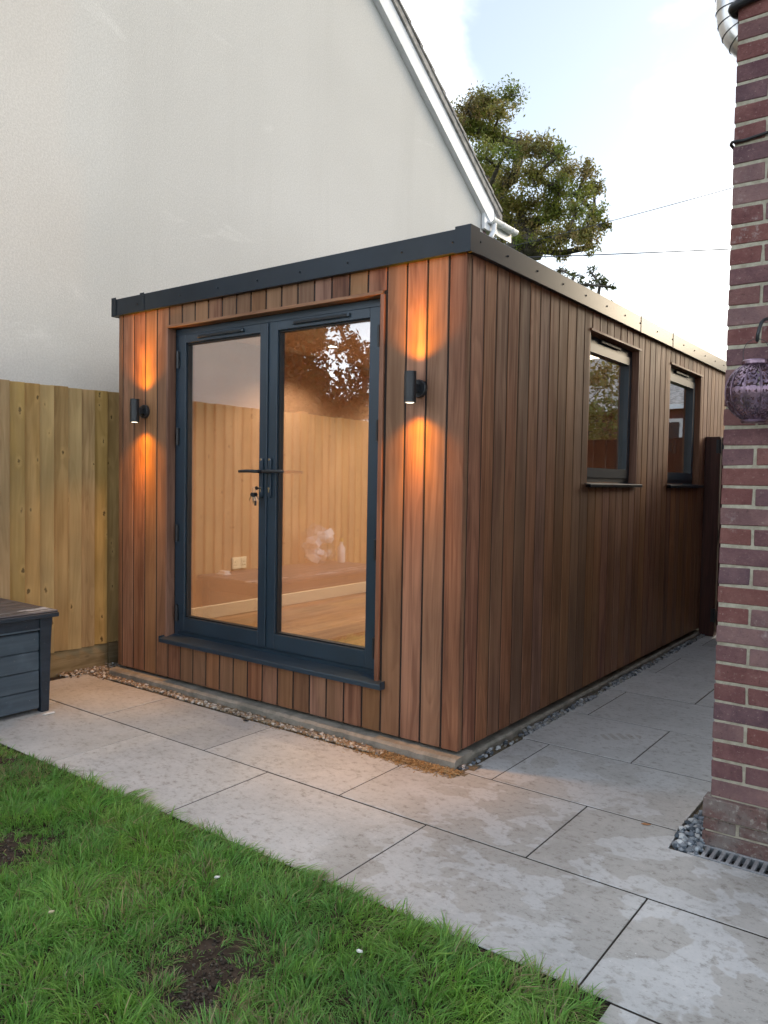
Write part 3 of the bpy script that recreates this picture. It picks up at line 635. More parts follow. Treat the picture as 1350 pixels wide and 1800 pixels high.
for i, (x, y) in enumerate(SP):
    t = thing('ceiling_spotlight', (x, y, IZ1), 'lit recessed ceiling spotlight seen through the right door' if i == 0 else 'recessed ceiling spotlight '+('', 'second along the middle row', 'third along the middle row', 'nearest in the row by the side windows', 'nearest in the row by the inner wall', 'farthest in the row by the side windows', 'farthest in the row by the inner wall')[i], 'spotlight', 'recessed ceiling spotlights')
    m = MB(); m.lathe([(0.034, 0.0), (0.045, -0.001), (0.044, -0.006), (0.034, -0.007), (0.032, 0.001)], (x, y, IZ1), 20, 2); m.build('bezel', 'white_plastic', t)
    m = MB(); m.lathe([(0.0, -0.004), (0.030, -0.004), (0.033, -0.001)], (x, y, IZ1), 20, 2); m.build('lens', 'spot', t)
    ld = bpy.data.lights.new('spotlight_lamp', 'SPOT'); ld.energy = 33.0; ld.color = (1.0, 0.71, 0.45); ld.spot_size = R(140); ld.spot_blend = 0.6; ld.shadow_soft_size = 0.03
    lo = bpy.data.objects.new('spotlight_lamp', ld); col.objects.link(lo); lo.parent = t; lo.location = (0, 0, -0.012)

# ---- wall lamps
LAMP_E = 23.0
for i, (xc, zc_) in enumerate(((-2.352, 1.728), (-0.247, 1.757))):
    t = thing('wall_lamp', (xc, 0, zc_), ('black cylinder up-and-down wall lamp by the fence, left of the doors', 'black cylinder up-and-down wall lamp between the doors and the room corner')[i], 'wall lamp', 'up-and-down wall lamps')
    yc = -0.082; h = 0.073; r_ = 0.0285
    m = MB(); m.lathe([(r_-0.004, -h+0.010), (r_-0.003, -h), (r_, -h), (r_, -h+0.016), (r_-0.0006, -h+0.017), (r_, -h+0.018), (r_, h-0.018), (r_-0.0006, h-0.017), (r_, h-0.016), (r_, h), (r_-0.003, h), (r_-0.004, h-0.010)], (xc, yc, zc_), 32, 2)
    m.build('lamp_body', 'black_metal', t, smooth=False)
    m = MB(); m.lathe([(0.0, -0.022), (0.040, -0.022), (0.043, -0.018), (0.043, -0.0005), (0.0, -0.0005)], (xc, 0, zc_), 32, 1); m.build('back_plate', 'black_metal', t)
    bx('arm', xc-0.014, xc+0.014, yc+r_-0.004, -0.022, zc_-0.020, zc_+0.020, 'black_metal', t, 0.003)
    for sg in (-1, 1):
        m = MB(); m.lathe([(0.0, sg*(h+0.0005)), (0.016, sg*h), (r_-0.0035, sg*(h-0.004))], (xc, yc, zc_), 24, 2); m.build('lens', 'bulb', t)
        for en, sz in ((8.5, 124), (17.0, 60)):      # scatter off the lens rim, and the reflector's beam
            ld = bpy.data.lights.new('wall_lamp_light', 'SPOT'); ld.energy = en; ld.color = (1.0, 0.38, 0.0); ld.spot_size = R(sz); ld.spot_blend = 1.0; ld.shadow_soft_size = 0.02
            lo = bpy.data.objects.new('wall_lamp_light', ld); col.objects.link(lo); lo.parent = t; lo.location = (0, yc, sg*(h+0.005)); lo.rotation_euler = (0 if sg < 0 else math.pi, 0, 0)
# ---- bunch of keys in the left lock
kx, kz = XM-0.040, 1.262
kb = thing('key_bunch', (kx, 0.02, kz), 'bunch of keys with black heads hanging from the left door lock', 'keys')
m = MB(); m.box(kx-0.0012, kx+0.0012, 0.012, 0.032, kz-0.004, kz+0.004); m.lathe([(0.0, -0.0016), (0.011, -0.0016), (0.011, 0.0016), (0.0, 0.0016)], (kx-0.0005, 0.003, kz+0.001), 16, 0); m.build('inserted_key', 'black', kb)
ring = [(kx-0.014+0.014*math.cos(t), -0.004+0.003*math.sin(2*t), kz-0.012+0.015*math.sin(t)) for t in np.linspace(0, 2*math.pi, 25)]
MB().tube(ring, 0.0012, 6).build('ring', 'steel', kb, smooth=True)
def key(dx, ang, ln, y, head=True, matk='steel'):
    px, pz = kx-0.022+dx, kz-0.027; ca, sa = math.sin(ang), -math.cos(ang)
    P = lambda a, b: (px+ca*a-sa*b, pz+sa*a+ca*b)
    hd = [P(0.010+0.012*math.cos(t), 0.0105*math.sin(t)) for t in np.linspace(0, 2*math.pi, 12, endpoint=False)]
    MB().prism(hd, 1, y-0.0018, y+0.0018).build('key_head', 'black', kb, 0.0005)
    bl = [P(0.020, -0.004), P(0.020+ln*0.5, -0.004), P(0.020+ln*0.55, -0.002), P(0.020+ln*0.7, -0.004), P(0.020+ln*0.8, -0.0025), P(0.020+ln, -0.002), P(0.020+ln, 0.003), P(0.020, 0.004)]
    MB().prism(bl, 1, y-0.0011, y+0.0011).build('key_blade', matk, kb)
key(-0.004, -0.55, 0.030, -0.004); key(0.002, 0.10, 0.038, -0.009); key(0.006, 0.35, 0.036, -0.001); key(0.0, -0.1, 0.040, 0.004); key(0.008, 0.6, 0.034, 0.008)
bx('fob', kx-0.012, kx+0.004, -0.004, 0.002, kz-0.098, kz-0.070, 'black', kb, 0.002)

# ================================================================== GATE
gt = thing('garden_gate', (0.55, 4.11, 0), 'dark stained timber side gate and post across the alley end', 'gate')
bx('gate_post', 0.002, 0.128, 4.07, 4.16, 0.0, 1.742, 'gate', gt, 0.004)
for k in range(7): bx('gate_board', 0.136+k*0.124, 0.136+k*0.124+0.119, 4.095, 4.117, 0.04, 1.735, 'gate', gt, 0.002)
for z in (0.13, 0.85, 1.60): bx('gate_rail', 0.14, 1.0, 4.118, 4.155, z, z+0.09, 'gate', gt, 0.002)
for z in (0.13, 1.60):
    m = MB(); m.box(0.098, 0.126, 4.063, 4.0695, z, z+0.115); m.tube([(0.131, 4.062, z-0.003), (0.131, 4.062, z+0.118)], 0.009, 10); m.box(0.138, 0.20, 4.088, 4.0945, z+0.02, z+0.095)
    m.build('hinge', 'black_metal', gt)

# ================================================================== BRICK HOUSE on the right
HX, HY, HY1 = 1.137, -0.072, 4.22
house = thing('brick_house', (4.5, 2.0, 0), 'red brick house corner with pale mortar at the right edge', 'house')
PIT, BH = 0.0717, 0.0602
bx('mortar_wall', HX+0.0035, 8.0, HY+0.0035, HY1, -0.05, 3.62, 'mortar', house)
def tone(me, v):
    a = me.attributes.new('tone', 'FLOAT', 'FACE'); a.data.foreach_set('value', np.full(len(me.polygons), v, dtype=np.float32) if np.isscalar(v) else v)
def brick(x0, x1, z0, z1, yf=HY, xf=None):
    j = lambda a: random.uniform(-a, a)
    m = MB(); m.box(x0, x1, yf+j(0.0012), HY+0.05, z0, z1)
    # uneven arrises
    m.v = [(x+j(0.0020), y+(j(0.0016) if y < HY+0.02 else 0), z+j(0.0022)) for (x, y, z) in m.v]
    o = m.build('brick', 'brick', house, 0.0028); tone(o.data, 0.0); return o
z_course = 0.1725
rest = MB(); rest_t = []
def rest_box(*a): rest.box(*a); rest_t.extend([random.random()]*6)
n_c = 0
for c in range(0, 74):
    z0 = z_course+c*PIT+0.005; z1 = z0+BH
    if z1 > 3.62: break
    stretcher_first = (c % 2 == 0)
    x = HX; first = True; k = 0
    while x < 3.6:
        wd = (0.218 if stretcher_first else 0.1055) if first else (0.218 if not stretcher_first else 0.1055 if k % 2 else 0.218)
        if not first: wd = 0.218
        first = False; k += 1
        if x < 1.75 and z0 < 3.4: brick(x, x+wd, z0, z1)
        else: rest_box(x, x+wd, HY+random.uniform(-.001, .001), HY+0.05, z0, z1)
        x += wd+0.0098
    # the alley side of the corner
    y = HY+0.0525+ (0.055 if stretcher_first else 0.168); 
    rest_box(HX+0.0005, HX+0.03, HY+0.0505, y-0.005, z0, z1)
    while y < HY1-0.02:
        y2 = min(y+0.218, HY1); rest_box(HX+random.uniform(0, .0015), HX+0.03, y+0.005, y2-0.005, z0, z1); y += 0.2275
# projecting plinth courses at the foot
for (z0, z1, pr, xs) in ((0.100, 0.172, 0.022, [HX-0.022, 1.345, 1.57, 1.80, 2.02]), (0.052, 0.094, 0.012, [HX-0.020, 1.24, 1.46, 1.70, 1.95]), (-0.02, 0.046, 0.020, [HX-0.020, 1.36, 1.58, 1.82, 2.05])):
    for a, b in zip(xs[:-1], xs[1:]): brick(a, b-0.010, z0, z1, HY-pr).data.materials[0] = MAT['old_brick']
bx('mortar_wall', HX-0.012, 3.6, HY-0.008, HY+0.003, -0.03, 0.168, 'mortar', house)
o = rest.build('far_bricks', 'brick', house); tone(o.data, np.array(rest_t, dtype=np.float32)); o['kind'] = 'stuff'
# roof of that house (above the picture)
bx('roof', HX-0.06, 8.1, HY-0.06, HY1+0.06, 3.625, 3.75, 'roof_rubber', house)
bx('back_wing', 4.6, 8.0, HY1+0.001, 6.5, -0.05, 2.6, 'brick', house)

# ---- foil duct, cable, lantern
path = [(1.20, 0.145, 2.955), (1.14, 0.14, 2.985), (1.10, 0.135, 3.03), (1.078, 0.13, 3.085), (1.070, 0.125, 3.15), (1.070, 0.125, 3.24), (1.074, 0.125, 3.34)]
def smooth_path(pts, n):
    P = [Vector(p_) for p_ in pts]; P = [P[0]*2-P[1]]+P+[P[-1]*2-P[-2]]; out = []
    for i in range(1, len(P)-2):
        for k in range(n):
            t = k/n; a, b, c_, d = P[i-1], P[i], P[i+1], P[i+2]
            out.append(tuple(0.5*((2*b)+(c_-a)*t+(2*a-5*b+4*c_-d)*t*t+(3*b-a-3*c_+d)*t*t*t)))
    out.append(tuple(P[-2])); return out
dp = smooth_path(path, 12)
du = thing('flexible_duct', (1.07, 0.125, 2.95), 'silver ribbed flexible duct curving out of the brick corner', 'duct')
MB().tube(dp, 0.060, 24).build('duct_sleeve', 'duct', du, smooth=True)
for k in range(4, len(dp)-4, 8):
    MB().tube([dp[k], tuple((Vector(dp[k])+Vector(dp[k+1]))*0.5)], 0.0625, 24).build('rib', 'black_metal', du)
cb1 = MB().tube(smooth_path([(3.2, HY-0.012, 3.16), (1.9, HY-0.012, 3.09), (1.4, HY-0.013, 3.058), (1.20, HY-0.013, 3.036), (1.125, HY-0.012, 3.02), (1.118, -0.02, 3.03), (1.120, 0.06, 3.06), (1.122, 0.3, 3.12)], 8), 0.016, 10).build('thick_cable', 'black', None, smooth=True)
tag(cb1, 'thick black cable wrapped round the top of the brick corner', 'cable')
cb2 = MB().tube(smooth_path([(2.6, HY-0.006, 2.575), (1.5, HY-0.006, 2.563), (1.3, HY-0.006, 2.560), (1.18, HY-0.006, 2.548), (1.131, HY-0.004, 2.547), (1.131, 0.05, 2.545), (1.131, 0.8, 2.56)], 8), 0.0055, 8).build('thin_cable', 'black', None, smooth=True)
tag(cb2, 'thin black cable clipped across the bricks above the lantern', 'cable')
# lantern with pierced shell
lc = Vector((1.263, -0.200, 1.643)); RX, RZ = 0.091, 0.099
lt = thing('hanging_lantern', tuple(lc), 'round purple bronze lantern of pierced metal hanging on the bricks', 'lantern')
NU, NV = 132, 74; V = []; F = []
for j in range(NV+1):
    ph = -math.pi/2*0.86+(math.pi*0.86)*j/NV
    for i in range(NU): th = 2*math.pi*i/NU; V.append((lc.x+RX*math.cos(ph)*math.cos(th), lc.y+RX*math.cos(ph)*math.sin(th), lc.z+RZ*math.sin(ph)))
def hole(u, v):
    if v < 0.03 or v > 0.97 or abs(v-0.52) < 0.022: return False
    s_ = (u*11) % 1.0
    if s_ < 0.12 or s_ > 0.88: return False
    a = (s_-0.5)/0.38; b = ((v*5.2) % 1.0-0.5)*2
    r_ = math.hypot(a, b); t = math.atan2(b, a)
    if r_ < 0.14: return False
    if r_ < 0.66: return math.cos(6*t) > -0.05 and r_ > 0.2
    if r_ < 0.82: return False
    return math.sin(5*t+1.0)*math.cos(9*r_) > -0.15
for j in range(NV):
    for i in range(NU):
        if not hole((i+0.5)/NU, (j+0.5)/NV): F.append((j*NU+i, j*NU+(i+1) % NU, (j+1)*NU+(i+1) % NU, (j+1)*NU+i))
sh = raw_mesh('pierced_shell', V, F, 'lantern', None); sh.parent = lt; sh.location = -lc
md = sh.modifiers.new('thick', 'SOLIDIFY'); md.thickness = 0.0016
for i in range(11):
    th = 2*math.pi*i/11; pts = [(lc.x+(RX+0.001)*math.cos(p_)*math.cos(th), lc.y+(RX+0.001)*math.cos(p_)*math.sin(th), lc.z+(RZ+0.001)*math.sin(p_)) for p_ in np.linspace(-1.3, 1.3, 18)]
    MB().tube(pts, 0.0022, 5).build('rib', 'lantern', lt, smooth=True)
MB().lathe([(0.0, 0.108), (0.040, 0.108), (0.043, 0.104), (0.043, 0.094), (0.038, 0.088)], tuple(lc), 28, 2).build('top_cap', 'lantern', lt)
MB().lathe([(0.0, -0.104), (0.036, -0.104), (0.040, -0.100), (0.036, -0.092)], tuple(lc), 28, 2).build('base_ring', 'lantern', lt)
hp = [(lc.x-0.038, lc.y, lc.z+0.107), (lc.x-0.040, lc.y, lc.z+0.14), (lc.x-0.028, lc.y, lc.z+0.168), (lc.x+0.0, lc.y+0.002, lc.z+0.180), (lc.x+0.028, lc.y, lc.z+0.168), (lc.x+0.040, lc.y, lc.z+0.14), (lc.x+0.038, lc.y, lc.z+0.107)]
MB().tube(smooth_path(hp, 6), 0.0012, 6).build('wire_handle', 'black_metal', lt, smooth=True)
hk = MB(); hk.tube(smooth_path([(lc.x+0.032, HY-0.004, lc.z+0.23), (lc.x+0.032, HY-0.05, lc.z+0.255), (lc.x+0.016, -0.19, lc.z+0.24), (lc.x+0.006, -0.205, lc.z+0.20), (lc.x+0.002, -0.198, lc.z+0.175), (lc.x+0.0, -0.186, lc.z+0.186)], 8), 0.006, 8)
hk.box(lc.x+0.018, lc.x+0.046, HY-0.006, HY-0.001, lc.z+0.17, lc.z+0.29)
tag(hk.build('bracket', 'black_metal', None, smooth=False), 'black iron hook bracket holding up the lantern', 'bracket')

# ---- channel drain with grate bars
dn = thing('channel_drain', (2.0, -0.155, 0), 'grey slotted channel drain along the foot of the brick wall', 'drain')
bx('channel', 1.105, 3.4, -0.208, -0.095, -0.06, -0.030, 'drain', dn)
bx('edge_rail', 1.105, 3.4, -0.208, -0.196, -0.0298, -0.001, 'grate', dn, 0.001); bx('edge_rail', 1.105, 3.4, -0.108, -0.097, -0.0298, -0.001, 'grate', dn, 0.001)
bx('end_plate', 1.096, 1.1045, -0.208, -0.097, -0.058, -0.002, 'grate', dn, 0.001)
for k in range(32): bx('grate_bar', 1.112+k*0.0275, 1.112+k*0.0275+0.0135, -0.1955, -0.1085, -0.016, -0.0015, 'grate', dn, 0.0015)

# ================================================================== FENCE
fence = thing('fence', (-2.92, -2.5, 0), 'close-board fence of vertical yellow pine boards along the left boundary', 'fence')
fx = -2.915
P_B = 0.098
me_b = None
y = -6.2; ks = []
while y < 0.36: ks.append(y); y += P_B
def fb_mesh():
    m = MB(); z0, z1 = 0.155, 1.893
    m.prism([(0.0, 0.0), (0.005, -0.001), (0.029, 0.110), (0.012, 0.114)], 2, z0, z1)   # feather edge: thin left, thick right (x out, y along)
    return m
proto = None
for k, y in enumerate(ks):
    m = fb_mesh(); m.v = [(fx+a, y+b, z+ (0.004*math.sin(k*2.1) if z > 1 else 0.004*math.sin(k*1.3))) for (a, b, z) in m.v] if proto is None else m.v
    if proto is None: proto = m.build('fence_board', 'fence', fence, 0.0012)
    else:
        o = proto.copy(); col.objects.link(o); o.parent = fence; o.location = proto.location+Vector((random.uniform(0, .0015), k*P_B, random.uniform(-.003, .002))); o.rotation_euler = (random.uniform(-.0015, .0015), 0, 0)
bx('fence_post', fx-0.10, fx-0.012, 0.40, 0.50, 0, 1.92, 'fence', fence, 0.004)
for z in (0.35, 1.0, 1.65): bx('fence_rail', fx-0.045, fx-0.004, -6.2, 0.40, z, z+0.08, 'gravel_board', fence)
ya = -6.2
for yb in (-4.1, -2.0, 0.11): bx('gravel_board', fx-0.028, fx+0.004, ya, yb-0.004, -0.03, 0.150, 'gravel_board', fence, 0.002); ya = yb
bx('gravel_board', fx-0.028, fx+0.006, 0.112, 0.42, -0.01, 0.150, 'gravel_board', fence, 0.002)
for yb in (-4.1, -2.0): bx('fence_post', fx-0.115, fx-0.046, yb-0.05, yb+0.05, 0, 1.92, 'fence', fence, 0.004)
# garden-end fence closing the lawn behind the camera
f2 = thing('rear_fence', (0, -9.0, 0), 'pine board fence at the far end of the lawn', 'fence')
pr2 = None
for k in range(70):
    if pr2 is None: pr2 = bx('fence_board', -2.9, -2.775, -9.02, -9.0, 0.02, 1.75, 'fence', f2, 0.001)
    else:
        o = pr2.copy(); col.objects.link(o); o.parent = f2; o.location = pr2.location+Vector((k*0.128, random.uniform(-.003, .003), 0))

# ================================================================== STORAGE BOX
sb = thing('storage_box', (-2.53, -1.48, 0), 'slate blue resin garden storage box with brown planked lid beside the fence', 'storage box')
BX0, BX1, BY0, BY1 = -2.84, -2.205, -2.24, -0.722
core_b = bx('box_shell', BX0+0.03, BX1-0.030, BY0+0.03, BY1-0.03, 0.03, 0.50, 'resin_dark', sb)
for k in range(4):
    z0 = 0.026+k*0.1075
    bx('panel', BX1-0.029, BX1-0.012, BY0+0.07, BY1-0.068, z0, z0+0.1035, 'resin', sb, 0.004, 2)
    bx('panel', BX0+0.07, BX1-0.07, BY1-0.029, BY1-0.012, z0, z0+0.1035, 'resin', sb, 0.004, 2)
    bx('panel', BX0+0.07, BX1-0.07, BY0+0.012, BY0+0.029, z0, z0+0.1035, 'resin', sb, 0.004, 2)
bx('top_rail', BX1-0.028, BX1-0.006, BY0+0.068, BY1-0.0685, 0.462, 0.528, 'resin_dark', sb, 0.003); bx('top_rail', BX0+0.06, BX1-0.06, BY1-0.028, BY1-0.006, 0.462, 0.528, 'resin_dark', sb, 0.003)
bx('rail_lip', BX1-0.0055, BX1+0.002, BY0+0.068, BY1-0.0685, 0.464, 0.472, 'resin', sb, 0.001)
for (px, py) in ((BX1, BY1), (BX1, BY0), (BX0, BY1), (BX0, BY0)):
    sx = -1 if px == BX1 else 1; sy = -1 if py == BY1 else 1
    m = MB(); w0, w1 = 0.056, 0.068
    # tapering leg
    zs = [(0.0, w0, 0.010), (0.40, w1, 0.002), (0.46, w1, 0.0), (0.528, w1+0.004, -0.004)]
    for (z, w_, ins) in zs:
        xs_ = sorted((px+sx*ins, px+sx*w_)); ys_ = sorted((py+sy*ins, py+sy*w_)); m.v += [(xs_[0], ys_[0], z), (xs_[1], ys_[0], z), (xs_[1], ys_[1], z), (xs_[0], ys_[1], z)]
    for k in range(3):
        for q in range(4): m.f.append((k*4+q, k*4+(q+1) % 4, (k+1)*4+(q+1) % 4, (k+1)*4+q))
    m.f += [(0, 3, 2, 1), (12, 13, 14, 15)]
    m.build('corner_post', 'resin_dark', sb, 0.003)
lid = bx('lid', BX0-0.02, BX1+0.026, BY0-0.025, BY1+0.030, 0.529, 0.556, 'resin_dark', sb, 0.004)
for k in range(6):
    x0 = BX0-0.018+k*0.1125; bx('lid_plank', x0, x0+0.1085, BY0-0.023, BY1+0.028, 0.5562, 0.5665, 'lid', lid, 0.004)
off = thing('white_block', (-2.70, -0.84, 0.567), 'small white offcut block lying on the storage box lid', 'offcut')
bx('block', -2.76, -2.665, -0.87, -0.80, 0.567, 0.582, 'white_plastic', off, 0.004); bx('upper_block', -2.75, -2.675, -0.862, -0.81, 0.5822, 0.600, 'white_plastic', off, 0.004)
# clear plastic sack standing on the lid (seen mirrored in the right door)
def sack():
    t = thing('plastic_sack', (-2.70, -1.98, 0.567), 'crumpled clear plastic sack of packaging on the storage box, mirrored in the right door', 'sack')
    V = []; F = []; nu, nv = 28, 16
    for j in range(nv+1):
        v = j/nv
        for i in range(nu):
            th = 2*math.pi*i/nu; pr = (math.sin(math.pi*min(1, v*1.02+0.02)))**0.45
            n_ = mnoise.noise(Vector((math.cos(th)*2.1, math.sin(th)*2.1, v*4)))*0.30
            V.append((-2.70+0.12*pr*(1+n_)*math.cos(th)-0.06*v, -1.98+0.17*pr*(1+n_)*math.sin(th)+0.07*v, 0.568+0.36*v+0.03*n_))
    for j in range(nv):
        for i in range(nu): F.append((j*nu+i, j*nu+(i+1) % nu, (j+1)*nu+(i+1) % nu, (j+1)*nu+i))
    F.append(tuple(range(nu-1, -1, -1)))
    o = raw_mesh('film', V, F, 'film', None); o.parent = t; o.location = -t.location
    for k in range(16):
        a = random.uniform(0, 6.28); h = random.uniform(0.06, 0.30); s_ = random.uniform(0.03, 0.055); cx_ = -2.70+0.075*math.cos(a)-0.06*h/.36; cy_ = -1.98+0.11*math.sin(a)+0.07*h/.36
        b_ = bx('packet', cx_-s_, cx_+s_, cy_-s_*0.9, cy_+s_*0.9, 0.568+h-s_*0.6, 0.568+h+s_*0.6, ('white_plastic', 'skirting', 'resin')[0 if k % 3 else 1], t, 0.006); b_.rotation_euler = (random.uniform(-.6, .6), random.uniform(-.6, .6), random.uniform(0, 3))
sack()
bt = thing('spray_bottle', (-2.66, -2.18, 0.567), 'small white bottle with yellow cap on the storage box, mirrored in the right door', 'bottle')
MB().lathe([(0.0, 0.0), (0.034, 0.0), (0.036, 0.01), (0.036, 0.13), (0.014, 0.165), (0.014, 0.185)], (-2.66, -2.18, 0.5675), 18, 2).build('bottle_body', 'white_plastic', bt, smooth=True)
MAT['yellow'] = plain('yellow_plastic', (0.6, 0.42, 0.03), 0.4)
MB().lathe([(0.0, 0.215), (0.018, 0.215), (0.018, 0.186), (0.0, 0.186)], (-2.66, -2.18, 0.5675), 18, 2).build('cap', 'yellow', bt)

# ================================================================== NEIGHBOUR HOUSE with gable
GX, GY0, GY1, GZE = -3.40, -2.0, 6.03, 4.93
SL = (6.479-5.007)/(6.006-3.772)
GYM = (GY0+GY1)/2; GZT = GZE+SL*(GY1-GYM)
nb = thing('neighbour_house', (-7.5, GYM, 0), 'neighbouring house with a tall cream rendered gable and white bargeboard', 'house')
MB().prism([(GY0, -0.05), (GY1, -0.05), (GY1, GZE), (GYM, GZT), (GY0, GZE)], 0, GX, -12.0).build('gable_wall', 'render', nb)
# roof planes (seen only as the verge)
cs = 1/math.hypot(1, SL); sn = SL*cs
def off_line(y, d): return (y, GZE+SL*(GY1-y)+d/cs)
OV = 0.34
for sgn in (1, -1):
    mir = lambda y: y if sgn > 0 else 2*GYM-y
    pts = [off_line(GYM, 0.09), off_line(GY1+OV, 0.09), off_line(GY1+OV, 0.155), off_line(GYM, 0.155)]
    MB().prism([(mir(a), b) for a, b in pts], 0, GX+0.10, -12.2).build('roof', 'roof_tile', nb)
    # bargeboard
    ye = GY1+0.16
    pts = [off_line(GYM, -0.115), off_line(ye, -0.115), off_line(ye, 0.085), off_line(GYM, 0.085)]
    MB().prism([(mir(a), b) for a, b in pts], 0, GX+0.075, GX+0.055).build('bargeboard', 'white_pvc', nb, 0.002)
    pts = [off_line(GYM, -0.110), off_line(ye, -0.110), off_line(ye, -0.090), off_line(GYM, -0.090)]
    MB().prism([(mir(a), b) for a, b in pts], 0, GX+0.001, GX+0.0545).build('verge_soffit', 'white_pvc', nb)
    # verge tiles stepping down the slope
    nt = 17; ln = 0.29
    for k in range(nt):
        y1 = GY1+OV-0.02-k*ln*cs; y0 = y1-(ln+0.07)*cs
        if y0 < GYM: break
        p0, p1 = off_line(y0, 0.158), off_line(y1, 0.172); q1, q0 = off_line(y1, 0.205), off_line(y0, 0.180)
        MB().prism([(mir(a), b) for a, b in (p0, p1, q1, q0)], 0, GX+0.115, GX-0.22).build('verge_tile', 'roof_tile', nb, 0.003)
# boxed eave end
by = GY1
MB().prism([(by-0.05, GZE-0.30), (by+0.30, GZE-0.30), (by+0.36, GZE-0.10), (by+0.18, GZE+0.02), (by-0.05, GZE+0.05)], 0, GX+0.055, GX+0.010).build('eave_box', 'white_pvc', nb, 0.003)
bx('soffit', -12.0, GX+0.005, by+0.001, by+0.36, GZE-0.30, GZE-0.28, 'white_pvc', nb)
# gutter with brackets, short return at the gable, and downpipe
gp = []
for k in range(13):
    t = math.pi+math.pi*k/12; gp.append((0.058*math.cos(t), 0.062*math.sin(t)))
for k in range(13):
    t = 2*math.pi-math.pi*k/12; gp.append((0.053*math.cos(t), 0.057*math.sin(t)))
gu = bpy.data.objects.new('gutter', None); col.objects.link(gu); gu.parent = nb; gu.location = Vector((GX, by, GZE))-nb.location
MB().prism([(GX+0.10+a, GZE-0.155+b) for a, b in gp], 1, by+0.02, by+0.72).build('gutter_run', 'white_pvc', gu)
for yy in (by+0.03, by+0.30, by+0.56): MB().prism([(GX+0.10+a*1.1, GZE-0.155+b*1.1) for a, b in gp], 1, yy, yy+0.022).build('gutter_bracket', 'white_pvc', gu)
bx('gutter_fascia', GX+0.02, GX+0.042, by+0.301, by+0.72, GZE-0.30, GZE-0.10, 'white_pvc', gu)
dpz = [(GX+0.10, by+0.12, GZE-0.20), (GX+0.10, by+0.12, GZE-0.30), (GX+0.085, by+0.075, GZE-0.38), (GX+0.04, by+0.06, GZE-0.46), (GX+0.04, by+0.06, 0.1)]
MB().tube(dpz, 0.034, 14).build('downpipe', 'white_pvc', gu)
bx('brick_return', GX-0.9, GX+0.001, by+0.002, by+0.09, -0.05, GZE-0.31, 'brick', nb)

# ================================================================== TREES
def leaf_cloud(clumps, per, size, cols, sd, flat=0.75):
    rs = np.random.RandomState(sd); P = []; C = []
    for ci, (x, y, z, r) in enumerate(clumps):
        n = int(per*(r/0.65)**2*rs.uniform(0.6, 1.5)); nsub = max(4, int(n/16)); d = rs.normal(size=(nsub, 3)); d /= np.linalg.norm(d, axis=1)[:, None]
        sub = np.array([x, y, z])+d*(r*rs.uniform(0.25, 1.05, (nsub, 1)))*np.array([1, 1, flat])
        idx = rs.randint(0, nsub, n); p = sub[idx]+rs.normal(size=(n, 3))*r*0.16
        base = np.array(cols[rs.randint(len(cols))]); sc = rs.uniform(0.7, 1.3, (nsub, 1))
        alt = np.array(cols)[rs.randint(0, len(cols), nsub)]; cs_ = (0.55*base+0.45*alt)*sc
        P.append(p); C.append(cs_[idx]*rs.uniform(0.75, 1.25, (n, 1)))
    P = np.concatenate(P); C = np.concatenate(C); n = len(P)
    a = rs.normal(size=(n, 3)); a /= np.linalg.norm(a, axis=1)[:, None]; b = rs.normal(size=(n, 3)); b -= (a*b).sum(1)[:, None]*a; b /= np.linalg.norm(b, axis=1)[:, None]
    s_ = size*rs.uniform(0.6, 1.3, (n, 1)); nn = np.cross(a, b)
    V = np.stack([P-a*s_, P+b*s_*0.42+nn*s_*0.12-a*s_*.1, P+a*s_, P-b*s_*0.42+nn*s_*0.12+a*s_*.1], 1).reshape(-1, 3)
    F = np.arange(n*4).reshape(n, 4)
    return V, F, np.repeat(C, 4, 0)
def grow(root_pts, clumps, r_trunk, sd):
    rs = random.Random(sd); m = MB()
    nodes = [Vector(p_) for p_ in root_pts]; par = [max(0, i-1) for i in range(len(nodes))]; nroot = len(nodes)
    top = nodes[-1]
    for c in sorted(clumps, key=lambda c: (Vector(c[:3])-top).length):
        p_ = Vector(c[:3]); i = min(range(max(0, nroot-2), len(nodes)), key=lambda k: (nodes[k]-p_).length+0.35*max(0, nodes[k].z-p_.z))
        a = nodes[i]; seg = max(1, int((p_-a).length/0.7)); last = i
        for k in range(1, seg+1):
            q = a.lerp(p_, k/seg)+(Vector((rs.gauss(0, 1), rs.gauss(0, 1), rs.gauss(0, 1)))*0.16 if k < seg else Vector((0, 0, 0))); nodes.append(q); par.append(last); last = len(nodes)-1
    cnt = [0]*len(nodes)
    for i in range(len(nodes)-1, 0, -1):
        cnt[i] += 1; cnt[par[i]] += cnt[i]
    tot = max(cnt)
    rad = [r_trunk*max(0.085, 1.15*(c/tot)**0.5) for c in cnt]
    for i in range(1, len(nodes)):
        if i < nroot: continue
        m.tube([nodes[par[i]], nodes[i]], [rad[par[i]] if par[i] >= nroot-1 and cnt[par[i]] < cnt[i]*1.6 else rad[i]*1.15, rad[i]], 6)
    # twigs
    for c in clumps:
        for k in range(5):
            d = Vector((rs.gauss(0, 1), rs.gauss(0, 1), rs.gauss(0, 0.8))).normalized()*c[3]*0.95; p_ = Vector(c[:3]); m.tube([p_, p_+d*0.5+Vector((0, 0, 0.04)), p_+d], [0.025*r_trunk/0.3, 0.016*r_trunk/0.3, 0.006], 4)
    tr = MB(); tr.tube(root_pts, [r_trunk*1.25]+[r_trunk]*(len(root_pts)-1), 12)
    return tr, m
